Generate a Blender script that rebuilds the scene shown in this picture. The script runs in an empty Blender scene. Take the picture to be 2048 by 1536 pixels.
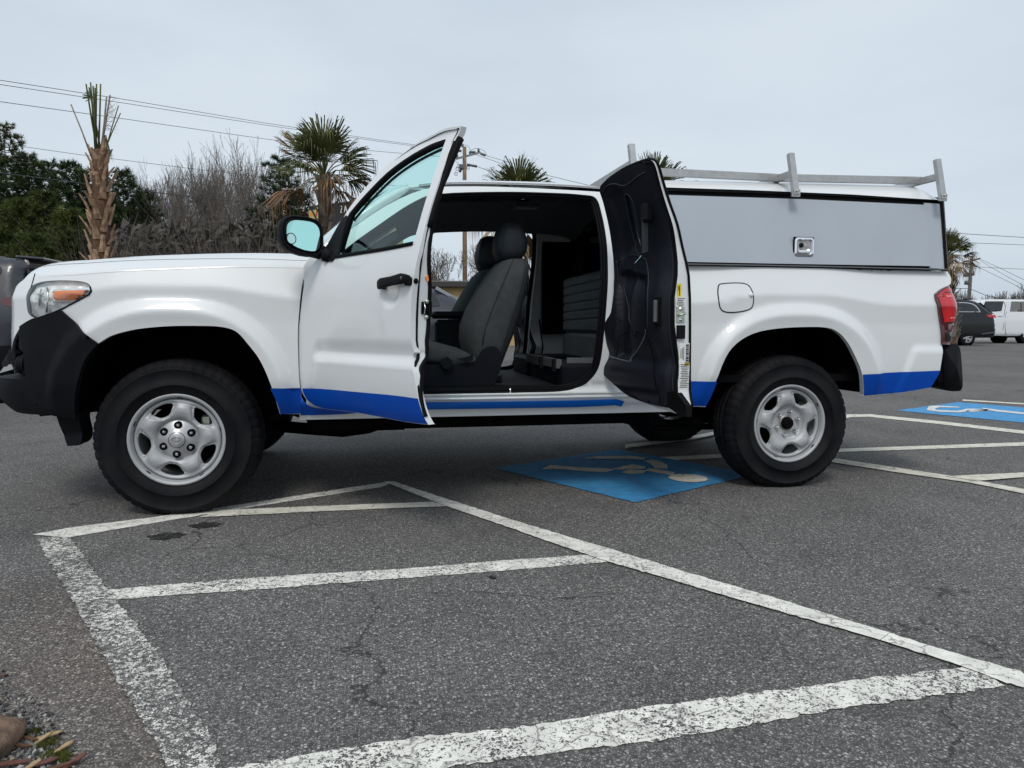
import bpy, math, random
from mathutils import Vector, Matrix
from mathutils.geometry import delaunay_2d_cdt
random.seed(7)
R = math.radians
sc = bpy.context.scene
COL = sc.collection
# ---------------------------------------------------------------- camera
F = 1453.14; CAM = Vector((0.888, -3.671, 0.919)); YAW, PITCH, ROLL = 0.19918, 0.081407, 0.002944
fw = Vector((math.sin(YAW)*math.cos(PITCH), math.cos(YAW)*math.cos(PITCH), -math.sin(PITCH)))
rt0 = Vector((math.cos(YAW), -math.sin(YAW), 0)); up0 = rt0.cross(fw)
rt = rt0*math.cos(ROLL)+up0*math.sin(ROLL); up = up0*math.cos(ROLL)-rt0*math.sin(ROLL)
cd = bpy.data.cameras.new('camera'); cam = bpy.data.objects.new('camera', cd); COL.objects.link(cam)
m = Matrix((rt, up, -fw)).transposed().to_4x4(); m.translation = CAM; cam.matrix_world = m
cd.sensor_width = 36; cd.sensor_fit = 'HORIZONTAL'; cd.lens = 36*F/2048; cd.clip_start = .05; cd.clip_end = 3000
sc.camera = cam
# ---------------------------------------------------------------- world, sun, exposure
SUN_EL, SUN_AZ = 52, 200       # azimuth: direction the light comes from, degrees from +y clockwise
w = bpy.data.worlds.new("World"); sc.world = w; w.use_nodes = True
nt = w.node_tree; nt.nodes.clear()
o = nt.nodes.new('ShaderNodeOutputWorld'); bg = nt.nodes.new('ShaderNodeBackground')
sky = nt.nodes.new('ShaderNodeTexSky'); sky.sky_type = 'NISHITA'; sky.sun_disc = False
sky.sun_elevation = R(SUN_EL); sky.sun_rotation = R(SUN_AZ); sky.dust_density = 5; sky.air_density = 1.0
hs = nt.nodes.new('ShaderNodeHueSaturation'); hs.inputs['Saturation'].default_value = .42
mx = nt.nodes.new('ShaderNodeMix'); mx.data_type = 'RGBA'; mx.inputs[0].default_value = .82
tc = nt.nodes.new('ShaderNodeTexCoord'); mp = nt.nodes.new('ShaderNodeMapping'); mp.inputs['Scale'].default_value = (1, 1, 3)
ns = nt.nodes.new('ShaderNodeTexNoise'); ns.inputs['Scale'].default_value = 1.6; ns.inputs['Detail'].default_value = 5
cr = nt.nodes.new('ShaderNodeValToRGB'); cr.color_ramp.elements[0].color = (5.55, 6.5, 7.5, 1); cr.color_ramp.elements[1].color = (6.85, 7.7, 8.5, 1)
cr.color_ramp.elements[0].position = .35; cr.color_ramp.elements[1].position = .68
L = nt.links.new
L(tc.outputs['Generated'], mp.inputs[0]); L(mp.outputs[0], ns.inputs['Vector']); L(ns.outputs[0], cr.inputs[0])
L(sky.outputs[0], hs.inputs['Color']); L(hs.outputs[0], mx.inputs[6]); L(cr.outputs[0], mx.inputs[7])
L(mx.outputs[2], bg.inputs[0]); bg.inputs[1].default_value = .078; L(bg.outputs[0], o.inputs[0])
sd = bpy.data.lights.new('sun', 'SUN'); sd.energy = 1.0; sd.angle = R(16); sd.color = (1, .955, .90)
sun = bpy.data.objects.new('sun', sd); COL.objects.link(sun)
az = R(SUN_AZ); el = R(SUN_EL)
sdir = Vector((math.sin(az)*math.cos(el), math.cos(az)*math.cos(el), math.sin(el)))
sun.rotation_euler = sdir.to_track_quat('Z', 'Y').to_euler(); sun.location = (0, -10, 20)
sc.view_settings.view_transform = 'Standard'; sc.view_settings.look = 'None'; sc.view_settings.exposure = .5; sc.view_settings.gamma = 1
sc.cycles.max_bounces = 8; sc.cycles.transparent_max_bounces = 16; sc.cycles.sample_clamp_indirect = 6
# ---------------------------------------------------------------- measuring helpers
def ray(u, v): return fw+rt*((u-1024)/F)-up*((v-768)/F)
def Uy(u, v, y):
    d = ray(u, v); return CAM+d*((y-CAM.y)/d.y)
def Uz(u, v, z=0.):
    d = ray(u, v); return CAM+d*((z-CAM.z)/d.z)
def at(u, v, Z): return CAM+ray(u, v)*Z
def proj(p):
    d = Vector(p)-CAM; z = d.dot(fw); return 1024+F*d.dot(rt)/z, 768-F*d.dot(up)/z
def unp(S, u, v, g):
    s, t = g; h = 1e-4
    for _ in range(25):
        a = proj(S(s, t)); b = proj(S(s+h, t)); c = proj(S(s, t+h))
        J = ((b[0]-a[0])/h, (c[0]-a[0])/h, (b[1]-a[1])/h, (c[1]-a[1])/h); D = J[0]*J[3]-J[1]*J[2]
        if abs(D) < 1e-6: break
        eu, ev = u-a[0], v-a[1]
        ds = (J[3]*eu-J[1]*ev)/D; dt = (-J[2]*eu+J[0]*ev)/D
        k = min(1, .25/max(abs(ds), abs(dt), 1e-9)); s += ds*k; t += dt*k
        if abs(eu)+abs(ev) < .02: break
    return s, t
def sstep(a, b, x):
    t = max(0., min(1., (x-a)/(b-a))); return t*t*(3-2*t)
def lerp_tab(tab, x):
    if x <= tab[0][0]: return tab[0][1]
    for (a, va), (b, vb) in zip(tab, tab[1:]):
        if x <= b:
            t = (x-a)/(b-a); return va+(vb-va)*t
    return tab[-1][1]
def smtab(tab, x):
    if x <= tab[0][0]: return tab[0][1]
    for i in range(len(tab)-1):
        if x <= tab[i+1][0]:
            x0, y0 = tab[i]; x1, y1 = tab[i+1]; h = x1-x0; t = (x-x0)/h
            m0 = (y1-tab[i-1][1])/(x1-tab[i-1][0])*h if i > 0 else (y1-y0)
            m1 = (tab[i+2][1]-y0)/(tab[i+2][0]-x0)*h if i+2 < len(tab) else (y1-y0)
            t2 = t*t; t3 = t2*t
            return (2*t3-3*t2+1)*y0+(t3-2*t2+t)*m0+(-2*t3+3*t2)*y1+(t3-t2)*m1
    return tab[-1][1]
def curve(pts, closed=True, n=5):
    """Catmull-Rom through pts; a point with a truthy third item is a sharp corner."""
    P = [(p[0], p[1]) for p in pts]; C = [len(p) > 2 and bool(p[2]) for p in pts]; N = len(P); out = []
    for i in range(N if closed else N-1):
        p1, p2 = P[i], P[(i+1) % N]
        p0 = p1 if C[i] or (not closed and i == 0) else P[i-1]
        p3 = p2 if C[(i+1) % N] or (not closed and i == N-2) else P[(i+2) % N]
        for k in range(n):
            t = k/n; t2 = t*t; t3 = t2*t
            out.append(tuple(.5*((2*p1[j])+(-p0[j]+p2[j])*t+(2*p0[j]-5*p1[j]+4*p2[j]-p3[j])*t2+(-p0[j]+3*p1[j]-3*p2[j]+p3[j])*t3) for j in (0, 1)))
    if not closed: out.append(P[-1])
    return out
def corners(pts): return [(p[0], p[1], 1) for p in pts]
def pip(x, y, poly):
    c = False; j = len(poly)-1
    for i in range(len(poly)):
        xi, yi = poly[i][0], poly[i][1]; xj, yj = poly[j][0], poly[j][1]
        if (yi > y) != (yj > y) and x < (xj-xi)*(y-yi)/(yj-yi)+xi: c = not c
        j = i
    return c
def dens(poly, step):
    out = []
    for i in range(len(poly)):
        a, b = poly[i], poly[(i+1) % len(poly)]; d = math.dist(a[:2], b[:2]); n = max(1, int(math.ceil(d/step)))
        for k in range(n): out.append((a[0]+(b[0]-a[0])*k/n, a[1]+(b[1]-a[1])*k/n))
    o = [out[0]]
    for p in out[1:]:
        if math.dist(p, o[-1]) > 1e-4: o.append(p)
    if math.dist(o[0], o[-1]) < 1e-4: o.pop()
    return o
# ---------------------------------------------------------------- materials
MAT = {}
def pm(name, col, rough=.5, metal=0., coat=0., spec=.5, noise=None, bump=None, trans=0., emit=None, ior=1.45):
    if name in MAT: return MAT[name]
    mt = bpy.data.materials.new(name); mt.use_nodes = True; t = mt.node_tree; b = t.nodes['Principled BSDF']
    b.inputs['Base Color'].default_value = (*col, 1); b.inputs['Roughness'].default_value = rough; b.inputs['Metallic'].default_value = metal
    b.inputs['Coat Weight'].default_value = coat; b.inputs['Coat Roughness'].default_value = .04; b.inputs['Specular IOR Level'].default_value = spec
    b.inputs['Transmission Weight'].default_value = trans; b.inputs['IOR'].default_value = ior
    co = t.nodes.new('ShaderNodeTexCoord')
    if noise:   # (scale, amount[, second colour])
        n = t.nodes.new('ShaderNodeTexNoise'); n.inputs['Scale'].default_value = noise[0]; n.inputs['Detail'].default_value = 5
        r = t.nodes.new('ShaderNodeValToRGB'); c2 = noise[2] if len(noise) > 2 else tuple(c*(1-noise[1]) for c in col)
        r.color_ramp.elements[0].color = (*c2, 1); r.color_ramp.elements[1].color = (*col, 1)
        r.color_ramp.elements[0].position = .35; r.color_ramp.elements[1].position = .65
        t.links.new(co.outputs['Object'], n.inputs['Vector']); t.links.new(n.outputs[0], r.inputs[0]); t.links.new(r.outputs[0], b.inputs['Base Color'])
    if bump:    # (scale, strength)
        n = t.nodes.new('ShaderNodeTexNoise'); n.inputs['Scale'].default_value = bump[0]; n.inputs['Detail'].default_value = 4
        bu = t.nodes.new('ShaderNodeBump'); bu.inputs['Strength'].default_value = bump[1]; bu.inputs['Distance'].default_value = .01
        t.links.new(co.outputs['Object'], n.inputs['Vector']); t.links.new(n.outputs[0], bu.inputs['Height']); t.links.new(bu.outputs[0], b.inputs['Normal'])
    MAT[name] = mt; return mt
def thin_glass(name, tint, refl=.08, rough=0.):
    mt = bpy.data.materials.new(name); mt.use_nodes = True; t = mt.node_tree; t.nodes.clear()
    o = t.nodes.new('ShaderNodeOutputMaterial'); tr = t.nodes.new('ShaderNodeBsdfTransparent'); tr.inputs[0].default_value = (*tint, 1)
    g = t.nodes.new('ShaderNodeBsdfGlossy'); g.inputs['Roughness'].default_value = rough; g.inputs[0].default_value = (.9, 1, .98, 1)
    f = t.nodes.new('ShaderNodeFresnel'); f.inputs[0].default_value = 1.5
    a = t.nodes.new('ShaderNodeMath'); a.operation = 'ADD'; a.inputs[1].default_value = refl-.04
    mi = t.nodes.new('ShaderNodeMixShader'); t.links.new(f.outputs[0], a.inputs[0]); t.links.new(a.outputs[0], mi.inputs[0])
    t.links.new(tr.outputs[0], mi.inputs[1]); t.links.new(g.outputs[0], mi.inputs[2]); t.links.new(mi.outputs[0], o.inputs[0])
    MAT[name] = mt; return mt
white = pm('white_paint', (.72, .742, .748), .34, coat=.7, noise=(1.7, .035))
blue = pm('blue_film', (.0, .065, .42), .45, spec=.2, coat=.08, noise=(3, .15))
blackp = pm('black_plastic', (.0085, .009, .0115), .6, spec=.13, bump=(500, .08), noise=(9, .25))
trim = pm('interior_trim', (.009, .010, .015), .6, spec=.13, bump=(600, .1), noise=(6, .2))
trim2 = pm('interior_grey', (.105, .112, .118), .5, noise=(8, .2))
dark = pm('underbody_black', (.005, .005, .006), .85, spec=.08, noise=(12, .5))
rubber = pm('tyre_rubber', (.0062, .0064, .0085), .62, spec=.15, noise=(7, .35, (.012, .012, .013)), bump=(160, .15))
seal = pm('rubber_seal', (.004, .004, .005), .6, spec=.12)
steel = pm('silver_wheel_paint', (.42, .43, .44), .46, metal=.2, noise=(9, .14))
chrome = pm('chrome', (.85, .86, .87), .08, metal=1)
alu = pm('aluminium', (.50, .50, .49), .38, metal=.75, noise=(30, .14))
capmetal = pm('hub_cap_metal', (.50, .50, .51), .34, metal=.55, noise=(20, .1))
bench_ = pm('bench_fabric', (.13, .145, .152), .8, bump=(900, .3), noise=(25, .2))
fabric = pm('seat_fabric', (.052, .057, .061), .85, bump=(900, .35), noise=(25, .25))
fabric2 = pm('seat_fabric_side', (.03, .033, .038), .8, bump=(900, .3), noise=(25, .25))
leather = pm('headrest_vinyl', (.032, .034, .042), .5, bump=(300, .1))
doortrim = pm('door_moulding', (.011, .012, .019), .48, spec=.28, bump=(600, .08), noise=(5, .2))
headliner = pm('headliner', (.10, .108, .115), .9, noise=(20, .2))
orange = pm('amber_lens', (.95, .26, .03), .15, coat=1)
redl = pm('red_lens', (.60, .008, .014), .12, coat=1, noise=(14, .35))
darkred = pm('dark_red_lens', (.07, .003, .006), .12, coat=1)
lens = thin_glass('clear_lens', (.985, .99, .99), .09)
glass = thin_glass('door_glass', (.66, .97, .92), .06)
cglass = thin_glass('cab_glass', (.62, .86, .82), .07)
dglass = pm('dark_glass', (.012, .014, .016), .06, spec=.8, noise=(3, .4))
mirg = pm('mirror_glass', (.76, .97, .94), .02, metal=1)
panel = pm('shell_panel', (.40, .44, .49), .32, coat=.3, noise=(2.2, .07))
sticker = pm('white_sticker', (.75, .75, .73), .5)
ink = pm('ink', (.03, .03, .03), .6)
yellow = pm('yellow_sticker', (.75, .62, .04), .5)
zinc = pm('zinc_metal', (.55, .58, .50), .3, metal=.9)
# ---------------------------------------------------------------- mesh helpers
def tagp(o, label=None, cat=None, group=None, kind=None):
    if label: o['label'] = label
    if cat: o['category'] = cat
    if group: o['group'] = group
    if kind: o['kind'] = kind
    return o
def link(o, parent=None):
    COL.objects.link(o)
    if parent is not None: o.parent = parent
    return o
def empty(name, loc=(0, 0, 0), rz=0., parent=None):
    o = bpy.data.objects.new(name, None); o.location = loc; o.rotation_euler = (0, 0, rz); o.empty_display_size = .2; return link(o, parent)
class MB:
    def __init__(s): s.v = []; s.f = []; s.m = []; s.sm = []; s.mats = []
    def mi(s, mat):
        if mat not in s.mats: s.mats.append(mat)
        return s.mats.index(mat)
    def add(s, vs, fs, mat, smooth=False):
        b = len(s.v); s.v += [tuple(v) for v in vs]; k = s.mi(mat)
        for f in fs: s.f.append(tuple(i+b for i in f)); s.m.append(k); s.sm.append(smooth)
        return s
    def box(s, c, d, mat, M=None, bev=0.):
        x, y, z = d[0]/2, d[1]/2, d[2]/2
        if bev > 0:
            b = min(bev, x*.95, y*.95, z*.95); vs = []; 
            ring = [(x-b, y), (x, y-b), (x, -y+b), (x-b, -y), (-x+b, -y), (-x, -y+b), (-x, y-b), (-x+b, y)]
            rin = [(px*(1-b/x) if 0 else max(-x+b, min(x-b, px)), max(-y+b, min(y-b, py))) for px, py in ring]
            for zz, rr in ((-z, rin), (-z+b, ring), (z-b, ring), (z, rin)): vs += [(p[0], p[1], zz) for p in rr]
            fs = [tuple(range(7, -1, -1)), tuple(range(24, 32))]
            for k in range(3):
                for i in range(8): fs.append((k*8+i, k*8+(i+1) % 8, (k+1)*8+(i+1) % 8, (k+1)*8+i))
            fs = [tuple(reversed(f)) for f in fs]
        else:
            vs = [(sx*x, sy*y, sz*z) for sz in (-1, 1) for sy in (-1, 1) for sx in (-1, 1)]
            fs = [(0, 2, 3, 1), (4, 5, 7, 6), (0, 1, 5, 4), (2, 6, 7, 3), (0, 4, 6, 2), (1, 3, 7, 5)]
        vs = [Vector(v) for v in vs]
        if M is not None: vs = [M @ v for v in vs]
        vs = [v+Vector(c) for v in vs]
        return s.add(vs, fs, mat)
    def tube(s, pts, r, mat, n=8, cap=True, smooth=True):
        pts = [Vector(p) for p in pts]; rs = r if isinstance(r, (list, tuple)) else [r]*len(pts); vs = []; prev = None
        for i, p in enumerate(pts):
            d = (pts[min(i+1, len(pts)-1)]-pts[max(i-1, 0)])
            if d.length < 1e-9: d = Vector((0, 0, 1))
            d.normalize()
            if prev is None:
                a = Vector((0, 0, 1)) if abs(d.z) < .9 else Vector((1, 0, 0)); x = d.cross(a).normalized()
            else:
                x = prev-d*prev.dot(d)
                x = x.normalized() if x.length > 1e-6 else d.orthogonal().normalized()
            prev = x; y = d.cross(x)
            for k in range(n):
                a = 2*math.pi*k/n; vs.append(p+(x*math.cos(a)+y*math.sin(a))*rs[i])
        fs = []
        for i in range(len(pts)-1):
            for k in range(n): fs.append((i*n+k, i*n+(k+1) % n, (i+1)*n+(k+1) % n, (i+1)*n+k))
        if cap: fs.append(tuple(range(n-1, -1, -1))); fs.append(tuple((len(pts)-1)*n+k for k in range(n)))
        return s.add(vs, fs, mat, smooth)
    def bar(s, a, b, w, h, mat, upv=(0, 0, 1)):
        a = Vector(a); b = Vector(b); d = (b-a).normalized(); u = Vector(upv); x = d.cross(u).normalized(); y = x.cross(d)
        vs = [p+x*sx*w/2+y*sy*h/2 for p in (a, b) for sx, sy in ((-1, -1), (1, -1), (1, 1), (-1, 1))]
        return s.add(vs, [(0, 3, 2, 1), (4, 5, 6, 7), (0, 1, 5, 4), (1, 2, 6, 5), (2, 3, 7, 6), (3, 0, 4, 7)], mat)
    def lathe(s, prof, mat, n=48, axis='y', c=(0, 0, 0), smooth=True, close=False):
        vs = []; P = len(prof)
        for k in range(n):
            a = 2*math.pi*k/n
            for r, h in prof:
                p = {'y': (r*math.cos(a), h, r*math.sin(a)), 'z': (r*math.cos(a), r*math.sin(a), h), 'x': (h, r*math.cos(a), r*math.sin(a))}[axis]
                vs.append((p[0]+c[0], p[1]+c[1], p[2]+c[2]))
        fs = []
        for k in range(n):
            k2 = (k+1) % n
            for i in range(P if close else P-1): fs.append((k*P+i, k*P+(i+1) % P, k2*P+(i+1) % P, k2*P+i))
        return s.add(vs, fs, mat, smooth)
    def grid(s, fn, nu, nv, mat, smooth=True, closeu=False):
        vs = [fn(i/(nu if closeu else nu-1), j/(nv-1)) for i in range(nu) for j in range(nv)]; fs = []
        for i in range(nu if closeu else nu-1):
            for j in range(nv-1): fs.append((i*nv+j, ((i+1) % nu)*nv+j, ((i+1) % nu)*nv+j+1, i*nv+j+1))
        return s.add(vs, fs, mat, smooth)
    def prism(s, poly, fn, d, mat):
        """flat polygon in 2D -> fn(a,b,h) 3D, thickness d"""
        n = len(poly); vs = [fn(p[0], p[1], 0) for p in poly]+[fn(p[0], p[1], d) for p in poly]
        return s.add(vs, [tuple(range(n)), tuple(range(2*n-1, n-1, -1))]+[(i, i+n, (i+1) % n+n, (i+1) % n) for i in range(n)], mat)
    def build(s, name, parent=None, bevel=0.):
        me = bpy.data.meshes.new(name); me.from_pydata(s.v, [], s.f)
        for mt in s.mats: me.materials.append(mt)
        me.polygons.foreach_set('material_index', s.m); me.polygons.foreach_set('use_smooth', s.sm); me.update()
        o = bpy.data.objects.new(name, me)
        if bevel:
            b = o.modifiers.new('bevel', 'BEVEL'); b.width = bevel; b.segments = 2; b.limit_method = 'ANGLE'; b.harden_normals = False
        return link(o, parent)
def cdt(loops, step, holes=(), jitter=.15):
    V = []; E = []
    for lp in list(loops)+list(holes):
        b = len(V); lp = dens(lp, step); V += [Vector(p) for p in lp]; n = len(lp)
        E += [(b+i, b+(i+1) % n) for i in range(n)]
    xs = [v.x for v in V]; ys = [v.y for v in V]
    lo = [dens(l, 1e9) for l in loops]; ho = [dens(h, 1e9) for h in holes]
    bnd = [v.copy() for v in V]; cell = {}
    for p in bnd: cell.setdefault((int(p.x//step), int(p.y//step)), []).append(p)
    def inside(x, y): return any(pip(x, y, l) for l in lo) and not any(pip(x, y, h) for h in ho)
    nx = int((max(xs)-min(xs))/step)+1; ny = int((max(ys)-min(ys))/step)+1
    for j in range(ny):
        for i in range(nx):
            x = min(xs)+(i+(.5 if j % 2 else 0)+.25)*step; y = min(ys)+(j+.4)*step
            cx, cy = int(x//step), int(y//step); near = False
            for a in (-1, 0, 1):
                for b in (-1, 0, 1):
                    for p in cell.get((cx+a, cy+b), ()):
                        if (p.x-x)**2+(p.y-y)**2 < (.5*step)**2: near = True
            if not near and inside(x, y): V.append(Vector((x, y)))
    r = delaunay_2d_cdt(V, E, [], 0, 1e-6)
    vo, fo = r[0], r[2]; fs = []
    for f in fo:
        cx = sum(vo[i].x for i in f)/len(f); cy = sum(vo[i].y for i in f)/len(f)
        if inside(cx, cy): fs.append(tuple(f))
    return [(v.x, v.y) for v in vo], fs
def skin(name, S, loops, mat, parent=None, holes=(), step=.03, flange=0., fdir=(0, 1, 0), fmat=None, flip=False, off=0., obj=True, hn=1e-3):
    """surface patch S(s,t) trimmed by 2D loops, with exact normals and an optional turned-in edge"""
    pts, fs = cdt(loops, step, holes); h = hn; vs = []; ns = []
    sg = -1 if flip else 1
    for s, t in pts:
        p = Vector(S(s, t)); a = (Vector(S(s+h, t))-Vector(S(s-h, t))); b = (Vector(S(s, t+h))-Vector(S(s, t-h)))
        n = a.cross(b)*sg; n = n.normalized() if n.length > 0 else Vector((0, -1, 0)); vs.append(p+n*off); ns.append(n)
    F_ = []
    for f in fs:
        fn = (vs[f[1]]-vs[f[0]]).cross(vs[f[2]]-vs[f[0]])
        F_.append(f if fn.dot(ns[f[0]]) > 0 else tuple(reversed(f)))
    me = bpy.data.meshes.new(name); ln = [ns[i] for f in F_ for i in f]; mi = [0]*len(F_); mats = [mat]
    if flange:
        cnt = {}
        for f in F_:
            for i in range(len(f)):
                e = (f[i], f[(i+1) % len(f)]); cnt[e] = 1
        fd = Vector(fdir)*flange; new = {}
        k = 0
        if fmat is not None: mats.append(fmat); k = 1
        for (a, b) in list(cnt):
            if (b, a) not in cnt:
                for q in (a, b):
                    if q not in new: new[q] = len(vs); vs.append(vs[q]+fd)
                f = (b, a, new[a], new[b]); n = (vs[f[1]]-vs[f[0]]).cross(vs[f[2]]-vs[f[0]]); n = n.normalized() if n.length > 0 else Vector((0, 0, 1))
                F_.append(f); ln += [n]*4; mi.append(k)
    me.from_pydata([tuple(v) for v in vs], [], F_)
    for q in mats: me.materials.append(q)
    me.polygons.foreach_set('material_index', mi); me.polygons.foreach_set('use_smooth', [True]*len(F_)); me.update()
    me.normals_split_custom_set([tuple(n) for n in ln])
    o = bpy.data.objects.new(name, me); return link(o, parent)
def mirror_copy(o, parent, yc=1.84):
    c = o.copy(); COL.objects.link(c); c.parent = parent; c.scale = (1, -1, 1); c.location = (o.location.x, -o.location.y, o.location.z); return c
def sloft(secs, mat, n=24, ex=3.0, cap=True):
    """sections: (centre, axisA*halfwidth, axisB*halfthickness)"""
    b = MB(); vs = []
    for c, A, B in secs:
        c = Vector(c); A = Vector(A); B = Vector(B)
        for k in range(n):
            a = 2*math.pi*k/n; ca, sa = math.cos(a), math.sin(a)
            vs.append(c+A*(math.copysign(abs(ca)**(2/ex), ca))+B*(math.copysign(abs(sa)**(2/ex), sa)))
    fs = []
    for i in range(len(secs)-1):
        for k in range(n): fs.append((i*n+k, i*n+(k+1) % n, (i+1)*n+(k+1) % n, (i+1)*n+k))
    if cap: fs.append(tuple(range(n-1, -1, -1))); fs.append(tuple((len(secs)-1)*n+k for k in range(n)))
    b.add(vs, fs, mat, True); return b

# ================================================================ PICKUP TRUCK
CY = .92; WB = 3.236
truck = tagp(empty('pickup_truck', (1.6, CY, 0)), 'white pickup with open doors, blue lower stripe, camper shell and roof rack in the foreground', 'pickup truck')
TM = Matrix.Translation((-1.6, -CY, 0))
class Root:     # parts are modelled in truck coordinates (front axle x=0, near tyre side y=0); their parent sits at the truck's base
    pass
def T(o, par=None):
    """parent a part that was modelled in world coordinates"""
    o.parent = par if par is not None else truck
    if par is None or par is truck: o.location = (-1.6, -CY, 0)
    return o
def arch_rho(x, z, xc, a, b=.535, n=2.5):
    return ((abs(x-xc)/a)**n+(max(z-.378, 0)/b)**n)**(1/n)
def side_y(x, z):
    y = smtab([(.40, .07), (.47, .035), (.52, .012), (.58, .0), (.66, -.010), (.8, -.014), (1.0, -.013), (1.3, -.012)], z)
    xc = 0 if x < 1.6 else 3.24
    zl = 1.085-.05*sstep(.15, .62, abs(x-xc))
    d = z-zl; y += (.36*(d-.006) if d > .012 else (.36*.5*d*d/.012 if d > 0 else 0)); y -= .045*max(0, min(z, zl)-.93)
    for xc, a in ((.0, .455), (3.235, .485)):
        if abs(x-xc) < .9:
            r = arch_rho(x, z, xc, a)
            y += smtab([(.9, -.020), (1.0, -.026), (1.10, -.036), (1.13, -.036), (1.225, -.006), (1.245, 0), (1.4, 0)], r)*sstep(.45, .66, z)
    if x > 3.8:
        k = sstep(0, .05, x-3.90-.35*(z-.60)); y += -.016*(1-sstep(.765, .815, z))*k
    return y
def S_side(x, z): return Vector((x, side_y(x, z), z))
# plan of the nose: arc length s (negative, running forward from x=-.25) to x,y
PLAN = curve([(-.25, .0), (-.36, .008), (-.49, .035), (-.61, .085), (-.70, .16), (-.765, .27), (-.815, .43), (-.85, .66), (-.86, .92)], False, 8)
PL = [0.]
for a, b in zip(PLAN, PLAN[1:]): PL.append(PL[-1]+math.dist(a, b))
SEND = PL[-1]
def plan(s):
    if s >= -.25: return (s, 0., 0., 1.)
    q = min(-.25-s, SEND); 
    for i in range(len(PL)-1):
        if q <= PL[i+1]:
            t = (q-PL[i])/(PL[i+1]-PL[i]); a, b = PLAN[i], PLAN[i+1]
            dx, dy = b[0]-a[0], b[1]-a[1]; l = math.hypot(dx, dy); return (a[0]+dx*t, a[1]+dy*t, -dy/l, -dx/l)
    a, b = PLAN[-2], PLAN[-1]; return (b[0], b[1], -1., 0.)
def nose_scale(z): return 1+.035*(1-sstep(.8, 1.12, z))-.03*sstep(1.08, 1.2, z)
def S_front(s, z, extra=0.):
    x, y, nx, ny = plan(s); k = nose_scale(z)
    ox = x if x > -.25 else -.25+(x+.25)*k
    off = side_y(max(s, -.7) if s < 0 else s, z)*(1-.5*sstep(.4, 1.0, -.25-s))
    # outward normal in plan is (nx, -ny) pointing forward / to the near side
    return Vector((ox-(nx*off if False else -abs(nx)*off*1.0), y+ny*off, z))
def S_bump(s, z):
    p = S_front(s, z); x, y, nx, ny = plan(s)
    k = .022+.0*z; lo = .05*(1-sstep(.52, .60, z))*0
    return Vector((p.x-abs(nx)*k, p.y-abs(ny)*k, p.z))
def U(S, pts, off=(0, 0)):
    out = []
    for p in pts:
        g = Uy(p[0], p[1], .0 if p[0] > 110 else .12); s0 = g.x if g.x > -.55 else -.60
        if S in (S_front, S_bump) and p[0] < 110: s0 = -.62-(110-p[0])*.004
        q = unp(S, p[0], p[1], (s0, g.z)); out.append((q[0], q[1])+tuple(p[2:3]))
    return out
# hood height (silhouette of the bonnet) as table over x
HP = [(74, 541, .40), (85, 533, .40), (110, 526, .38), (150, 522.5, .37), (200, 520.5, .36), (300, 514, .35), (400, 510, .35), (510, 507.5, .35), (620, 508.5, .35)]
HT = [(Uy(u, v, y).x, Uy(u, v, y).z) for u, v, y in HP]
HT = [(-.87, HT[0][1]-.03)]+HT
def hood_z(x): return smtab(HT, x)
def shoulder_z(x): return hood_z(x)-.085
arch_f = curve([(195, 688), (224, 671), (272, 658.6), (333, 652.5), (393.5, 651.6), (440, 653.5), (472, 663), (496.5, 689), (520.7, 722), (542, 770.6), (560, 828)], False, 3)
seam_f = [(601, 828, 1), (602.5, 790), (599.5, 770), (597, 732), (595.5, 671), (598.5, 622), (606, 561), (617.6, 513)]
fs_ = U(S_front, [(p[0], p[1]) for p in arch_f])
fs_ = [fs_[0]+(1,)]+fs_[1:-1]+[fs_[-1]+(1,)]
seam_ = U(S_front, seam_f); sx = seam_[-1][0]
seam_[-1] = (sx, shoulder_z(sx), 1)
top_ = [(x, shoulder_z(S_front(x, 1.15).x)-.004, 0) for x in [sx-.1, .4, .2, 0, -.2, -.35, -.45, -.55, -.65, -.75, -.85, -.95, -1.1, -1.3, -.25-SEND]]
top_[-1] = top_[-1][:2]+(1,)
bl_ = U(S_front, [(62, 638, 1), (121, 620.5, 1)])
white_front = [fs_, seam_, top_, [(-.25-SEND, .70, 1), (-.95, .70, 1)], [(bl_[0][0]-.05, bl_[0][1]-.02, 1)]+bl_]
poly = curve([p for seg in white_front for p in seg], True, 4)
hl = U(S_front, [(57.5, 626), (53.5, 601), (60, 577), (76, 566.5), (104, 562), (145, 562), (172, 566), (181, 575), (178.5, 589), (121, 618.5), (72, 636.5, 1)])
hlp = curve(hl, True, 5)
fender = T(skin('fender', S_front, [poly], white, holes=[hlp], step=.014, flange=.03, hn=.010))
# headlight : bowl, amber marker, clear lens
def S_in(d):
    def f(s, z):
        p = S_front(s, z); x, y, nx, ny = plan(s); return Vector((p.x+abs(nx)*d, p.y+abs(ny)*d, p.z))
    return f
def bowl(s, z):
    r = .019+.004*math.cos((s+.62)*90)*math.cos((z-1.03)*70)+.05*(z-1.03)+.010*sstep(-.60, -.55, s)*(1-sstep(1.02, 1.035, z)); return S_in(r)(s, z)
hb = T(skin('headlight', bowl, [hlp], pm('reflector_chrome', (.95, .96, .97), .20, metal=.15), step=.012)); hb.parent = truck
cc = lambda pts, S: curve(U(S, pts), True, 2)
amb = skin('turn_signal', S_in(.004), [cc([(109, 586, 1), (114, 582, 1), (175, 579.5, 1), (174, 587, 1), (149, 600.5, 1), (113, 600, 1), (108, 596, 1)], S_in(.012))], orange, hb, step=.02, flange=.02)
ring = skin('headlight_bezel', S_in(.016), [cc([(102, 590, 1), (108, 578.5, 1), (179, 575, 1), (178, 588.5, 1), (151, 604.5, 1), (110, 605, 1), (102, 600, 1)], S_in(.016))], chrome, hb, step=.02, flange=.02)
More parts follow.
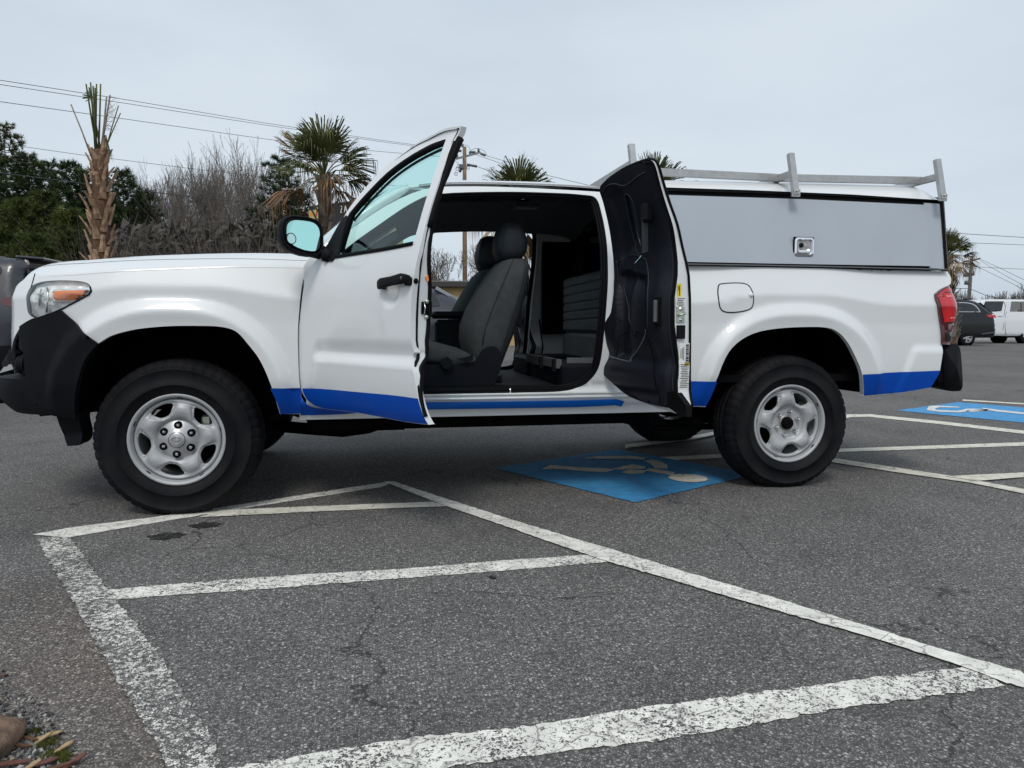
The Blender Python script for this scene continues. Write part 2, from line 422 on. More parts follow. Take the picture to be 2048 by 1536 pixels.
ln_ = skin('headlight_lens', S_in(-.002), [hlp], lens, hb, step=.02)
b = MB(); q_ = U(S_in(.008), [(79, 590), (79, 612), (83, 578), (88, 572), (74, 588), (88, 588), (95, 575), (93, 625)]); p_ = [S_in(.008)(*k) for k in q_]
b.tube([p_[2], p_[0], p_[1]], [.003, .005, .003], steel, 5); b.tube([p_[4], p_[0], p_[5]], [.002, .006, .002], steel, 5); b.tube([p_[6], (p_[6]+p_[7])/2+Vector((.004, 0, 0)), p_[7]], .004, chrome, 6); b.build('reflector_rib', hb)
lo = [p[:2] for p in hlp]
b = MB()
for pp, rr in ((hlp, .0035),):
    b.tube([S_in(.001)(*p[:2]) for p in pp]+[S_in(.001)(*pp[0][:2])], .0024, trim2, 6, False)
    low = [S_in(-.002)(*k[:2]) for k in U(S_in(-.002), [(72, 637), (95, 630), (121, 619.5), (150, 604), (178, 589), (182, 580), (180, 573)])]; b.tube(low, .0036, seal, 6)
b.build('lens_seal', hb)
# far side fender and headlight
f2 = mirror_copy(fender, truck); f2.name = 'fender'
# hood
def hood_pt(a, q):
    s = (.68+.93)*a-.93 if False else None
def hoodS(u, v):
    # u along x (0..1), v across (0 near edge .. 1 centre)
    xs = -.25-SEND*0; x = hx0+(hx1-hx0)*u
    y0 = edge_y(x); y = y0+(CY-y0)*v; q = min(1, (y-y0)/.36); 
    lift = .085*(1-(1-q)**2.8)*min(1, (CY-y0)/.36)
    dome = .012*sstep(.42, .5, y)
    return Vector((x, y, shoulder_z(x)+lift+dome*sstep(-.8, -.4, x)))
ED = []
for i in range(300):
    s = -.25-SEND*i/299; zz = 1.15; px = S_front(s, zz); px = S_front(s, shoulder_z(px.x)); ED.append((px.x, px.y))
ED.reverse()
def edge_y(x):
    if x > -.25: return S_front(x, shoulder_z(x)).y
    return max(lerp_tab(ED, x), -.02) if x > ED[0][0] else CY
hx0 = ED[0][0]+.001; hx1 = sx
b = MB()
def hg(u, v):
    uu = u**1.6
    p = hoodS(uu, max(0, (v-.04)/.96)**1.5); return p+Vector((0, -.0052, -.010)) if v < .001 else p+Vector((0, -.0015, 0))*(v < .05)
b.grid(hg, 70, 26, white); b.grid(lambda u, v: Vector((hg(u, v).x, 1.84-hg(u, v).y, hg(u, v).z)), 70, 26, white)
hood = T(b.build('hood'))
b = MB(); b.tube([S_front(*k[:2])+Vector((-.001, -.001, 0)) for k in U(S_front, [(70.5, 547), (67, 560), (62.5, 576)])], .0022, seal, 5); b.build('nose_seam', hood)
b = MB(); 
line = [hoodS(t, 0)+Vector((0, .035-.03*t, .022)) for t in [i/30 for i in range(31)]]
# shut line between hood and fender
pts = []
for i in range(40):
    x = -.62+i*(hx1+.62)/39; y = edge_y(x)+.11-.06*i/39; q = (y-edge_y(x))/.36; pts.append((x, y, shoulder_z(x)+.085*(1-(1-q)**2.8)+.0005))
b.tube(pts, .0011, trim2, 5, False); b.build('hood_gap', hood)
# front bumper (black)
bl = U(S_bump, [(121, 621, 1), (62, 639), (48, 646), (54, 745), (57, 790, 1), (85, 822), (107, 832, 1), (152, 838, 1), (149, 805), (157, 755), (172, 715), (195, 688, 1)])
bl[3:4] = [(-.668, .905, 1), (-.672, .80, 1), (-.645, .785, 1), (-.645, .66)]
poly = curve(bl, True, 4)
bumper = T(skin('front_bumper', S_bump, [poly], blackp, step=.02, flange=.05))
bumper2 = mirror_copy(bumper, truck)
def lipS(s, z):
    p = S_front(s, z); x, y, nx, ny = plan(s); k = .015+.075*sstep(.35, .75, -.25-s)*(1-((z-.60)/.09)**2*.45)
    return Vector((p.x-abs(nx)*k, p.y-abs(ny)*k*.8, p.z))
b = MB()
def lg(u, v): 
    s = -.45-(SEND-.2)*u; zt = .665-.02*u; zb = .49+.0*u
    return lipS(s, zb+(zt-zb)*v)
b.grid(lg, 50, 10, blackp); b.grid(lambda u, v: Vector((lambda p: (p.x, 1.84-p.y, p.z))(lg(u, v))), 50, 10, blackp)
def ltop(u, v):
    p = lg(u, 1); return Vector((p.x+.10*v, p.y+.06*v, p.z+.012*v))
b.grid(ltop, 50, 3, blackp, False)
T(b.build('bumper_lip'))
# fog lamp recess, lower air dam
b = MB(); c = S_bump(-.80, .78); b.lathe([(0, -.01), (.035, -.008), (.045, .0), (.05, .03)], blackp, 20, 'x', (c.x+.03, c.y+.05, .72)); b.box((c.x+.09, c.y+.07, .72), (.1, .12, .12), blackp, bev=.02)
T(b.build('fog_lamp'))
dp = curve(U(S_bump, [(104, 828, 1), (152, 828, 1), (152, 845), (157, 880), (150, 892, 1), (128, 893, 1), (116, 860)]), True, 3)
T(skin('splash_guard', lambda s, z: S_bump(s, z)+Vector((.01, .012, 0)), [dp], blackp, step=.03, flange=.14))
# grille core behind the nose
b = MB()
for k in range(9): b.box((-.80, CY, .76+.035*k), (.04, 1.1, .014), blackp)
b.box((-.74, CY, .88), (.04, 1.3, .36), dark); T(b.build('grille'))
# ---- cab frame (near and far)
def cab_y(x, z):
    y = side_y(x, min(z, 1.10)) if 0 else smtab([(.40, .09), (.47, .065), (.50, .03), (.53, .012), (.56, .02), (.585, .045), (.62, .03), (.8, .0), (1.1, .0), (1.24, .03), (1.4, .085), (1.62, .19), (1.68, .235)], z)
    return y
def S_cab(x, z): return Vector((x, cab_y(x, z), z))
def Uc(pts, S=S_cab): 
    out = []
    for p in pts:
        g = Uy(p[0], p[1], .05); q = unp(S, p[0], p[1], (g.x, g.z)); out.append((q[0], q[1])+tuple(p[2:3]))
    return out
ohole = Uc([(880, 388), (1000, 384), (1100, 386), (1165, 390), (1192, 397), (1204, 430), (1213, 480), (1216, 533), (1214, 598), (1208, 670), (1199, 730), (1183, 757), (1158, 774), (1121, 783), (1035, 785.5), (839, 790)])
ohole += [(.80, .575), (.72, .62), (.70, .75), (.70, 1.1), (.76, 1.25), (.98, 1.43), (1.15, 1.55)]
ohp = curve(ohole, True, 4)
# outer run: sill, rear corner post, roof rail, A pillar
co = [(.60, .50, 1), (2.575, .50, 1), (2.575, 1.235, 1), (2.50, 1.40), (2.44, 1.57), (2.36, 1.63), (2.2, 1.645), (1.7, 1.652), (1.4, 1.645), (1.2, 1.62), (1.0, 1.52), (.8, 1.37), (.63, 1.25, 1), (.60, 1.2, 1)]
cabf = T(skin('cab_frame', S_cab, [curve(co, True, 3)], white, holes=[ohp], step=.025, flange=.07))
cabf2 = mirror_copy(cabf, truck)
# weather seal round the opening
def inset(poly, d):
    n = len(poly); out = []
    for i in range(n):
        a, b_, c = poly[i-1], poly[i], poly[(i+1) % n]
        dx, dy = c[0]-a[0], c[1]-a[1]; l = math.hypot(dx, dy) or 1; out.append((b_[0]-dy/l*d, b_[1]+dx/l*d))
    return out
area = sum(ohp[i-1][0]*ohp[i][1]-ohp[i][0]*ohp[i-1][1] for i in range(len(ohp)))
sg = 1 if area > 0 else -1
b = MB()
ins = inset(ohp, sg*.018)
for d, r, yy in ((.004, .007, .006), (.014, .008, .018), (.024, .008, .032)):
    q = inset(ohp, sg*d); b.tube([S_cab(*p)+Vector((0, yy, 0)) for p in q+[q[0]]], r, seal, 8, False)
door_seal = T(b.build('door_seal')); mirror_copy(door_seal, truck)
# inner frame trim (dark liner behind the opening)
ins = inset(ohp, sg*.012)
linr = T(skin('opening_liner', lambda x, z: S_cab(x, z)+Vector((0, .04, 0)), [ohp], trim, holes=[ins], step=.04, flange=.03))
# sill mouldings
b = MB()
for z, y, r, mt in ((.560, .014, .006, white), (.540, .004, .006, white)):
    b.tube([(.62, y, z), (2.45, y, z)], r, mt, 8)
T(b.build('sill_ridge'))
b = MB()
b.box((1.56, .085, .478), (2.0, .006, .075), white); 
for k in range(7): b.box((.75+k*.28, .080, .497), (.028, .006, .007), dark)
T(b.build('rocker_flange'))
bs = Uc([(700, 806, 1), (1000, 803, 1), (1150, 800.5), (1232, 798, 1), (1247, 802, 1), (1241, 813, 1), (1228, 810, 1), (1150, 814), (1000, 816.5, 1), (700, 821, 1)])
T(skin('blue_stripe', lambda x, z: S_cab(x, z)+Vector((0, -.012, 0)), [curve(bs, True, 2)], pm('blue_film_bright', (.0, .12, .55), .35, spec=.4), step=.05, flange=.012))
b = MB(); b.tube([Uy(1022, 777, .0)+Vector((0, .02, 0)), Uy(1022, 789, .0)+Vector((0, .02, 0))], .005, chrome, 8); b.box(Uy(1022, 787, .03), (.06, .02, .008), blackp); T(b.build('striker'))
# ---- roof
ZR = [(1.13, 1.625), (1.25, 1.648), (1.5, 1.665), (1.9, 1.672), (2.2, 1.663), (2.36, 1.645), (2.44, 1.60)]
ZC = [(1.03, 1.68), (1.2, 1.73), (1.4, 1.755), (1.7, 1.765), (2.0, 1.768), (2.2, 1.755), (2.36, 1.73), (2.44, 1.66)]
def roofS(u, v):
    x = 1.13+(2.44-1.13)*u; zr = smtab(ZR, x); y0 = cab_y(x, zr); y = y0+(CY-y0)*v
    xx = x-.10*math.sin(v*math.pi/2)*(1-u)
    return Vector((xx, y, zr+(smtab(ZC, x)-zr)*(1-(1-v)**2.6)))
mir = lambda fn: (lambda u, v: (lambda p: Vector((p.x, 1.84-p.y, p.z)))(fn(u, v)))
b = MB(); b.grid(roofS, 40, 20, white); b.grid(mir(roofS), 40, 20, white); roof = T(b.build('roof'))
b = MB(); g_ = lambda u, v: roofS(u, .0+v)*1.0+Vector((0, .06*(1-v), -.055-.03*(1-v))); b.grid(g_, 20, 12, headliner); b.grid(mir(g_), 20, 12, headliner); hln = T(b.build('headliner'))
b = MB(); b.tube([roofS(i/30, .0)+Vector((0, .02, .009)) for i in range(1, 31)], .005, pm('ditch_grey', (.30, .31, .32), .5), 6); T(b.build('roof_ditch')); mirror_copy(bpy.data.objects['roof_ditch'], truck)
b = MB(); b.box(Uy(1047, 399, .34), (.07, .05, .03), blackp, bev=.01); b.tube([Uy(1041, 399, .30), Uy(1054, 397, .30)], .004, chrome); b.build('grab_latch', hln)
b = MB(); b.box((1.9, .9, 1.665), (.16, .12, .02), trim2, bev=.008); b.build('dome_lamp', hln)
# windshield and A pillars
def ws(u, v):   # u across 0..1 (near->centre), v up
    xb, yb, zb = .66-.20*(1-(1-u)**2.2), .06+(CY-.06)*u, 1.235
    t = roofS(0, u); k = v
    return Vector((xb, yb, zb)).lerp(t, k)+Vector((-.02, 0, .022))*math.sin(k*math.pi)*1.0
b = MB(); b.grid(lambda u, v: ws(u*.97+.03, v), 16, 12, cglass); b.grid(mir(lambda u, v: ws(u*.97+.03, v)), 16, 12, cglass); T(b.build('windshield'))
for mm in (0, 1):
    b = MB()
    for d, mt, r in ((0, white, .024), (.045, blackp, .016)):
        pts = [ws(.03+d, v/14) for v in range(15)]
        if mm: pts = [Vector((p.x, 1.84-p.y, p.z)) for p in pts]
        b.tube(pts+[pts[-1]+Vector((.10, 0, -.012))], [r]*13+[r*.8, r*.5, .004], mt, 10)
    T(b.build('windshield_pillar'))
b = MB(); b.grid(lambda u, v: Vector((lambda p: (p.x-.06*(1-v), p.y+.05*(1-u), p.z-.025))(ws(u, 0))), 16, 3, blackp); b.grid(mir(lambda u, v: Vector((lambda p: (p.x-.06*(1-v), p.y+.05*(1-u), p.z-.025))(ws(u, 0)))), 16, 3, blackp)
b.tube([ws(.35, .05)+Vector((-.05, 0, .02)), ws(.9, .12)+Vector((-.04, 0, .02))], .008, dark, 6)
T(b.build('cowl'))
# cab rear wall and rear window
b = MB()
XR = 2.45
b.box((XR, CY, .90), (.03, 1.66, .70), white); b.box((XR-.02, .33, 1.42), (.03, .34, .42), dark); b.box((XR-.02, 1.51, 1.42), (.03, .34, .42), dark); b.box((2.33, 1.70, 1.25), (.26, .02, .8), dark)
b.box((XR-.02, CY, 1.25), (.03, 1.5, .06), trim); b.box((XR-.02, CY, 1.63), (.05, 1.3, .08), trim)
T(b.build('rear_wall'))
b = MB(); b.box((XR-.01, CY, 1.43), (.006, .9, .34), thin_glass('rear_glass', (.92, .94, .95), .03)); T(b.build('rear_window'))
#PART3
# ---- bed side
arch_r = [(1411, 814, 1), (1422, 785), (1432, 762), (1451, 715.6), (1473, 687), (1507, 667), (1550, 657.5), (1606, 654), (1652, 655), (1677, 664.6), (1697, 687), (1714, 720), (1724, 747), (1726, 792, 1)]
bed = arch_r+[(1800, 786), (1861, 775, 1), (1872, 755), (1880, 741, 1), (1885.5, 700), (1884, 690, 1), (1879, 650), (1874, 610), (1870.5, 588, 1), (1886, 578), (1901, 568, 1), (1902, 556), (1895, 543, 1), (1700, 538), (1500, 534), (1350, 530.5, 1), (1358, 812, 1)]
def Us(pts, S=S_side):
    out = []
    for p in pts:
        g = Uy(p[0], p[1], 0); q = unp(S, p[0], p[1], (g.x, g.z)); out.append((q[0], q[1])+tuple(p[2:3]))
    return out
bedp = curve(Us(bed), True, 3)
bx0 = min(p[0] for p in bedp)
bedside = T(skin('bed_side', S_side, [bedp], white, step=.014, flange=.03, hn=.010)); mirror_copy(bedside, truck)
fd = curve(Us([(1437, 572), (1445, 567.5), (1475, 566), (1494, 569), (1503, 580), (1507, 595), (1505, 612), (1495, 620), (1470, 624.5), (1448, 623), (1439, 612), (1436, 590)]), True, 3)
fl = T(skin('fuel_door', lambda x, z: S_side(x, z)+Vector((0, -.0015, 0)), [fd], white, step=.03, flange=.003))
b = MB(); b.tube([S_side(*p[:2])+Vector((0, -.0005, 0)) for p in fd+[fd[0]]], .0035, seal, 6, False); b.build('fuel_door_gap', fl)
b = MB(); c = Uy(1502, 590, side_y(2.96, 1.09)); b.lathe([(0, -.012), (.01, -.010), (.016, 0), (.016, .01)], white, 20, 'y', c); b.build('fuel_door_knob', fl)
for nm, pts in (('a', [(1358, 762.5, 1), (1434, 763, 1), (1411.5, 812.5, 1), (1358, 811, 1)]), ('b', [(1725, 749, 1), (1800, 744), (1880, 741, 1), (1872, 757), (1861, 774.5, 1), (1800, 785), (1727, 791, 1)])):
    T(skin('blue_stripe', lambda x, z: S_side(x, z)+Vector((0, -.003, 0)), [curve(Us(pts), True, 3)], blue, step=.02, hn=.01))
pts = [(540.5, 776.5, 1), (602, 776, 1), (602, 795), (603, 827, 1), (561, 828, 1), (554, 805)]
T(skin('blue_stripe', lambda x, z: S_side(x, z)+Vector((0, -.003, 0)), [curve(Us(pts), True, 3)], blue, step=.02))
pts = [(602, 788, 1), (612, 806), (636, 816), (712, 818, 1), (712, 826, 1), (660, 829), (602, 830, 1)]
T(skin('blue_stripe', lambda x, z: S_cab(x, z)+Vector((0, -.012, 0)), [curve(Uc(pts), True, 3)], blue, step=.03))
# tailgate, bed rail, bed front
b = MB(); b.box((4.20, CY, .95), (.03, 1.72, .56), white, bev=.01); b.box((4.21, CY, .62), (.03, 1.6, .12), white); T(b.build('tailgate'))
b = MB(); b.box((3.39, CY, .62), (1.60, 1.70, .04), dark); b.box((2.60, CY, .90), (.03, 1.7, .62), white); T(b.build('bed_floor'))
# tail light
def S_tail(x, z):
    x1 = 4.185+.028*math.exp(-((z-1.02)/.12)**2); p = S_side(min(x, x1), z); k = max(0, x-x1); r = .085
    a = k/r; return Vector((x1+math.sin(a)*r if k else x, p.y-.014+r*(1-math.cos(a)) if k else p.y-.014, z))
def UT(pts, S):
    out = []
    for p in pts:
        if len(p) > 3: g = Uy(1900, p[1], .02); out.append((p[3], g.z, 1)); continue
        g = Uy(p[0], p[1], 0); q = unp(S, p[0], p[1], (min(g.x, 4.2), g.z)); out.append((q[0], q[1])+tuple(p[2:3]))
    return out
tl = [(1871.5, 588, 1), (1885, 577), (1897, 571), (0, 573, 1, 4.27), (0, 585, 1, 4.32), (0, 610, 1, 4.34), (0, 645, 1, 4.34), (0, 670, 1, 4.32), (0, 690, 1, 4.29), (1885, 689, 1), (1884, 660), (1879, 625), (1873, 600)]
tlp = curve(UT(tl, S_tail), True, 3)
tail = T(skin('tail_light', S_tail, [tlp], darkred, step=.015, flange=.03))
off = lambda S, d: (lambda x, z: S(x, z)+Vector((d*.3, -d, 0)))
for pts, mt, nm in (([(1878, 597, 1), (1890, 586, 1), (0, 586, 1, 4.31), (0, 642, 1, 4.33), (1889, 644, 1), (1884, 620)], redl, 'lens_upper'),
                ([(1890, 648, 1), (0, 647, 1, 4.32), (0, 659, 1, 4.31), (1891, 660, 1)], darkred, 'lens_middle'), ([(1874, 593, 1), (1887, 580), (1897, 575), (0, 577, 1, 4.28), (0, 582, 1, 4.30), (1890, 584, 1), (1877, 595, 1)], redl, 'lens_top'),
                ([(1891, 664, 1), (0, 664, 1, 4.26), (0, 682, 1, 4.25), (1893, 682, 1)], dglass, 'reverse_lamp'), ([(1882, 591, 1), (0, 590, 1, 4.30), (0, 592, 1, 4.30), (1882, 594, 1)], pm('pink_lens', (.8, .35, .35), .2), 'lens_bar'), ([(1896, 634.5, 1), (0, 634, 1, 4.32), (0, 636, 1, 4.32), (1897, 637, 1)], MAT['pink_lens'], 'lens_bar')):
    skin(nm, off(S_tail, .003), [curve(UT(pts, off(S_tail, .003)), True, 3)], mt, tail, step=.02, flange=.003)
b = MB()
for k in range(8):
    p = S_tail(4.285, Uy(1905, 659+k*3.3, .03).z); b.box(p+Vector((0, -.003, 0)), (.012, .004, .005), chrome)
b.build('reflector', tail); mirror_copy(tail, truck)
# rear bumper
b = MB()
def rb(u, v):
    y = -.035+(CY+.035)*u; a = v*2*math.pi
    x0 = 4.235+.10*sstep(-.05, .35, y); bx = .062; bz = .14
    ca, sa = math.cos(a), math.sin(a)
    ex = .42; X = math.copysign(abs(ca)**ex, ca)*bx; Z = math.copysign(abs(sa)**ex, sa)*bz
    X -= Z*.14; e = sstep(0, .03, u)**.5 if u < .03 else 1
    return Vector((x0+.035+X*e, y, .675+Z*e))
b.grid(rb, 30, 28, blackp); b.grid(mir(rb), 30, 28, blackp)
T(b.build('rear_bumper'))
b = MB(); b.box((4.21, .04, .70), (.05, .06, .22), dark); b.box((4.15, .1, .575), (.12, .12, .03), dark); T(b.build('bumper_bracket'))
# ---- camper shell
SHX0, SHX1 = 2.50, Uy(1892, 540, .03).x
def S_shell(x, z): return Vector((x, .035+(z-1.24)*.20, z))
Uh = lambda pts: Us(pts, S_shell)
shq = [(1300, 374, 1), (1500, 380.5), (1700, 389), (1884, 401, 1), (1895, 541, 1), (1700, 538), (1500, 533.5), (1340, 530, 1), (1300, 530, 1)]
shell = T(skin('camper_shell', S_shell, [curve(Uh(shq), True, 3)], seal, step=.08, flange=.02))
sh2 = T(skin('camper_shell_side', lambda x, z: (lambda p: Vector((p.x, 1.84-p.y, p.z)))(S_shell(x, z)), [curve(Uh(shq), True, 3)], white, holes=[[(2.53, 1.30), (3.98, 1.30), (3.98, 1.585), (2.53, 1.585)]], step=.08, flange=.02, fdir=(0, -1, 0), flip=True)); sh2.parent = shell; sh2.location = (0, 0, 0)
b = MB(); b.box((3.255, 1.84-.07, 1.44), (1.46, .006, .30), thin_glass('hatch_glass', (.94, .95, .95), .03), Matrix.Rotation(R(11.3), 3, 'X')); b.build('hatch_window', shell)
sp = curve(Uh([(1325, 390.5, 1), (1600, 399, 1), (1847, 410.5, 1), (1857.5, 532.5, 1), (1600, 528.5, 1), (1340, 523.5, 1)]), True, 1)
sdoor = skin('side_hatch', off(S_shell, .014), [sp], panel, shell, step=.08, flange=.012)
sp2 = curve(Uh([(1846, 406, 1), (1877, 408, 1), (1889, 538, 1), (1857, 536, 1)]), True, 1)
skin('shell_side_panel', off(S_shell, .006), [sp2], panel, shell, step=.08, flange=.008)
for pts, mt in (([(1300, 379.5, 1), (1600, 387.5, 1), (1884, 401, 1), (1884, 403, 1), (1600, 389.5, 1), (1300, 381.5, 1)], MAT['aluminium'],), ([(1340, 526.5, 1), (1600, 531, 1), (1892, 538, 1), (1892, 540, 1), (1600, 533.5, 1), (1340, 529, 1)], trim2)):
    skin('shell_trim', off(S_shell, .016), [curve(Uh(pts), True, 1)], seal if mt is alu else mt, shell, step=.1, flange=.012)
# shell roof
def SZ(x): return Uy_z(x)
zl = lambda x: lerp_tab(ZL, x)
ZL = []
for u, v in ((1300, 374), (1500, 380.5), (1700, 389), (1884, 401)):
    q = Uh([(u, v)])[0]; ZL.append((q[0], q[1]))
ZT = [(Uy(u, v, .30).x, Uy(u, v, .30).z) for u, v in ((1300, 360), (1500, 363), (1700, 367), (1840, 372), (1866, 378))]
SX1 = ZL[-1][0]
def shroof(u, v):
    x = SHX0+(SX1-SHX0)*u; zs = zl(x); y0 = S_shell(x, zs).y-.005
    q = v**1.3; y = y0+(CY-y0)*q; k = min(1, (y-y0)/.24)
    zt = smtab(ZT, x)+.012*sstep(.3, .9, y); e = 1-max(0, (u-.93)/.07)**2.5*.75
    z = zs+(zt-zs)*e*(1-(1-k)**2.4)
    return Vector((x, y, z))
b = MB(); b.grid(shroof, 60, 30, white); b.grid(mir(shroof), 60, 30, white)
b.build('shell_roof', shell)
b = MB(); b.tube([shroof(1, i/20)+Vector((.002, 0, .004)) for i in range(21)]+[(lambda p: Vector((p.x+.002, 1.84-p.y, p.z+.004)))(shroof(1, 1-i/20)) for i in range(21)], .011, seal, 6)
for mm in (0, 1):
    pts = [S_shell(*Uh([(1884.5, 402)])[0][:2]), S_shell(*Uh([(1894, 541)])[0][:2])]
    if mm: pts = [Vector((p.x, 1.84-p.y, p.z)) for p in pts]
    b.bar(pts[0]+Vector((-.010, 0, 0)), pts[1]+Vector((-.010, 0, 0)), .022, .03, seal); b.bar(pts[0]+Vector((-.008, -.017 if not mm else .017, 0)), pts[1]+Vector((-.008, -.017 if not mm else .017, 0)), .004, .006, trim2)
b.build('shell_edge_trim', shell)
b = MB(); b.box((SX1-.012, CY, 1.42), (.012, 1.62, .34), dglass); b.build('shell_rear_glass', shell)
b = MB(); b.box((SHX0+.01, CY, 1.44), (.008, 1.5, .34), thin_glass('shell_glass', (.97, .98, .98), .03)); b.build('shell_front_glass', shell)
# latch
lc = S_shell(*Uh([(1603, 495)])[0][:2])+Vector((0, -.016, 0))
b = MB(); b.box(lc+Vector((0, -.002, 0)), (.128, .006, .112), seal, bev=.002); b.build('latch_gasket', shell)
b = MB()
def rr(w_, h_, r, n=5):
    out = []
    for cx_, cz_, a0 in ((w_/2-r, h_/2-r, 0), (-w_/2+r, h_/2-r, 90), (-w_/2+r, -h_/2+r, 180), (w_/2-r, -h_/2+r, 270)):
        for i in range(n+1):
            a = R(a0+90*i/n); out.append((cx_+r*math.cos(a), cz_+r*math.sin(a)))
    return out
o1, o2, o3 = rr(.118, .104, .018), rr(.098, .084, .014), rr(.086, .072, .012); n = len(o1); vs = []
for ring_, yy in ((o1, 0), (o1, -.012), (o2, -.015), (o3, -.0065)): vs += [lc+Vector((p[0], yy, p[1])) for p in ring_]
fs = [tuple(3*n+i for i in range(n))]
for k in range(3): fs += [(k*n+i, k*n+(i+1) % n, (k+1)*n+(i+1) % n, (k+1)*n+i) for i in range(n)]
b.add(vs, fs[1:], chrome); b.add([vs[3*n+i] for i in range(n)], [tuple(range(n))], pm('latch_grey', (.42, .42, .43), .35, coat=.3, noise=(60, .5))); b.box(lc+Vector((0, -.010, -.022)), (.07, .012, .018), chrome, bev=.004); b.lathe([(0, -.004), (.013, -.004), (.014, .008)], blackp, 16, 'y', lc+Vector((-.018, -.009, .010)))
b.build('latch_handle', shell)
# ---- ladder rack
rack = T(MB().build('ladder_rack'))
PX = []
for (ub, vb), (ut, vt) in (((1885, 399), (1875, 320)), ((1591, 390), (1583, 308)), ((1274, 375), (1262, 290))):
    a = Uy(ub, vb, .035); c = Uy(ut, vt, .035+.045); x = (a.x+c.x)/2; PX.append((x, a.z, c.z))
RZ = []
for k, (x, z0, z1) in enumerate(PX):
    for s_ in (0, 1):
        fy = (lambda y: 1.84-y) if s_ else (lambda y: y)
        b = MB(); base = .02; p0 = Vector((x, fy(.03), z0)); p1 = Vector((x-.012, fy(.075), z1))
        b.bar(p0, p1, .033, .028, alu, (0, 1, 0))
        if k < 2: b.box(p0+Vector((0, 0, .01)), (.05, .012, .04), alu); b.lathe([(0, -.02), (.006, -.02), (.007, 0)], zinc, 8, 'y', p0+Vector((.0, -.002 if not s_ else .03, .02)))
        b.build('post', rack)
    cz = Uy(1871, 352, .055).z if k == 0 else (Uy(1577, 346, .055).z if k == 1 else Uy(1262, 330, .055).z)
    RZ.append(cz)
    b = MB(); b.bar((x+.0, .06, cz), (x, 1.78, cz), .030 if k < 2 else .045, .036 if k < 2 else .052, alu); b.build('crossbar', rack)
# rails inset where the crossbar meets them
yy = .06
for _ in range(400):
    if proj((PX[0][0], yy, RZ[0]))[0] < 1842: break
    yy += .002
for s_ in (0, 1):
    y = 1.84-yy if s_ else yy
    b = MB(); b.bar((PX[0][0], y, RZ[0]+.004), (PX[1][0], y, RZ[1]+.004), .028, .040, alu); b.bar((PX[1][0], y, RZ[1]+.004), (PX[2][0], y, RZ[2]+.004), .028, .040, alu); b.build('rail', rack)
# ---------------------------------------------------------------- wheels
NW = 240
def tyre_mesh():
    b = MB(); prof = [(.214, .030), (.224, .016), (.235, .006), (.262, -.004), (.262, -.0055), (.268, -.0055), (.268, -.004), (.300, -.004), (.335, .004), (.336, .0025), (.342, .0045), (.343, .007), (.360, .020), (.3735, .036), (.380, .052), (.384, .075), (.379, .078), (.379, .086), (.3855, .089), (.387, .115), (.380, .118), (.380, .127), (.387, .130), (.3855, .156), (.379, .159), (.379, .167), (.384, .170), (.380, .193), (.373, .210), (.345, .236), (.30, .249), (.25, .243), (.214, .215)]
    P = len(prof); vs = []; groove = set(range(11, 16)) | set(range(26, 29)); mid = set(range(18, 24))
    for k in range(NW):
        a = 2*math.pi*k/NW
        for i, (r, h) in enumerate(prof):
            dr = 0
            if i in groove and k % 5 == 0: dr = .006
            if i in mid and k % 3 == 0: dr = .003
            rr_ = r-dr; z = rr_*math.sin(a)
            if z < -.366: z = -.366-(z+.366)*-.45 if False else -.366+(z+.366)*.45
            bul = .004*max(0, -math.sin(a)-.9)/.1 if 2 < i < 12 else 0
            vs.append((rr_*math.cos(a), h-bul, z))
    fs = []
    for k in range(NW):
        k2 = (k+1) % NW
        for i in range(P-1): fs.append((k*P+i, k2*P+i, k2*P+i+1, k*P+i+1))
    b.add(vs, fs, rubber, True); return b
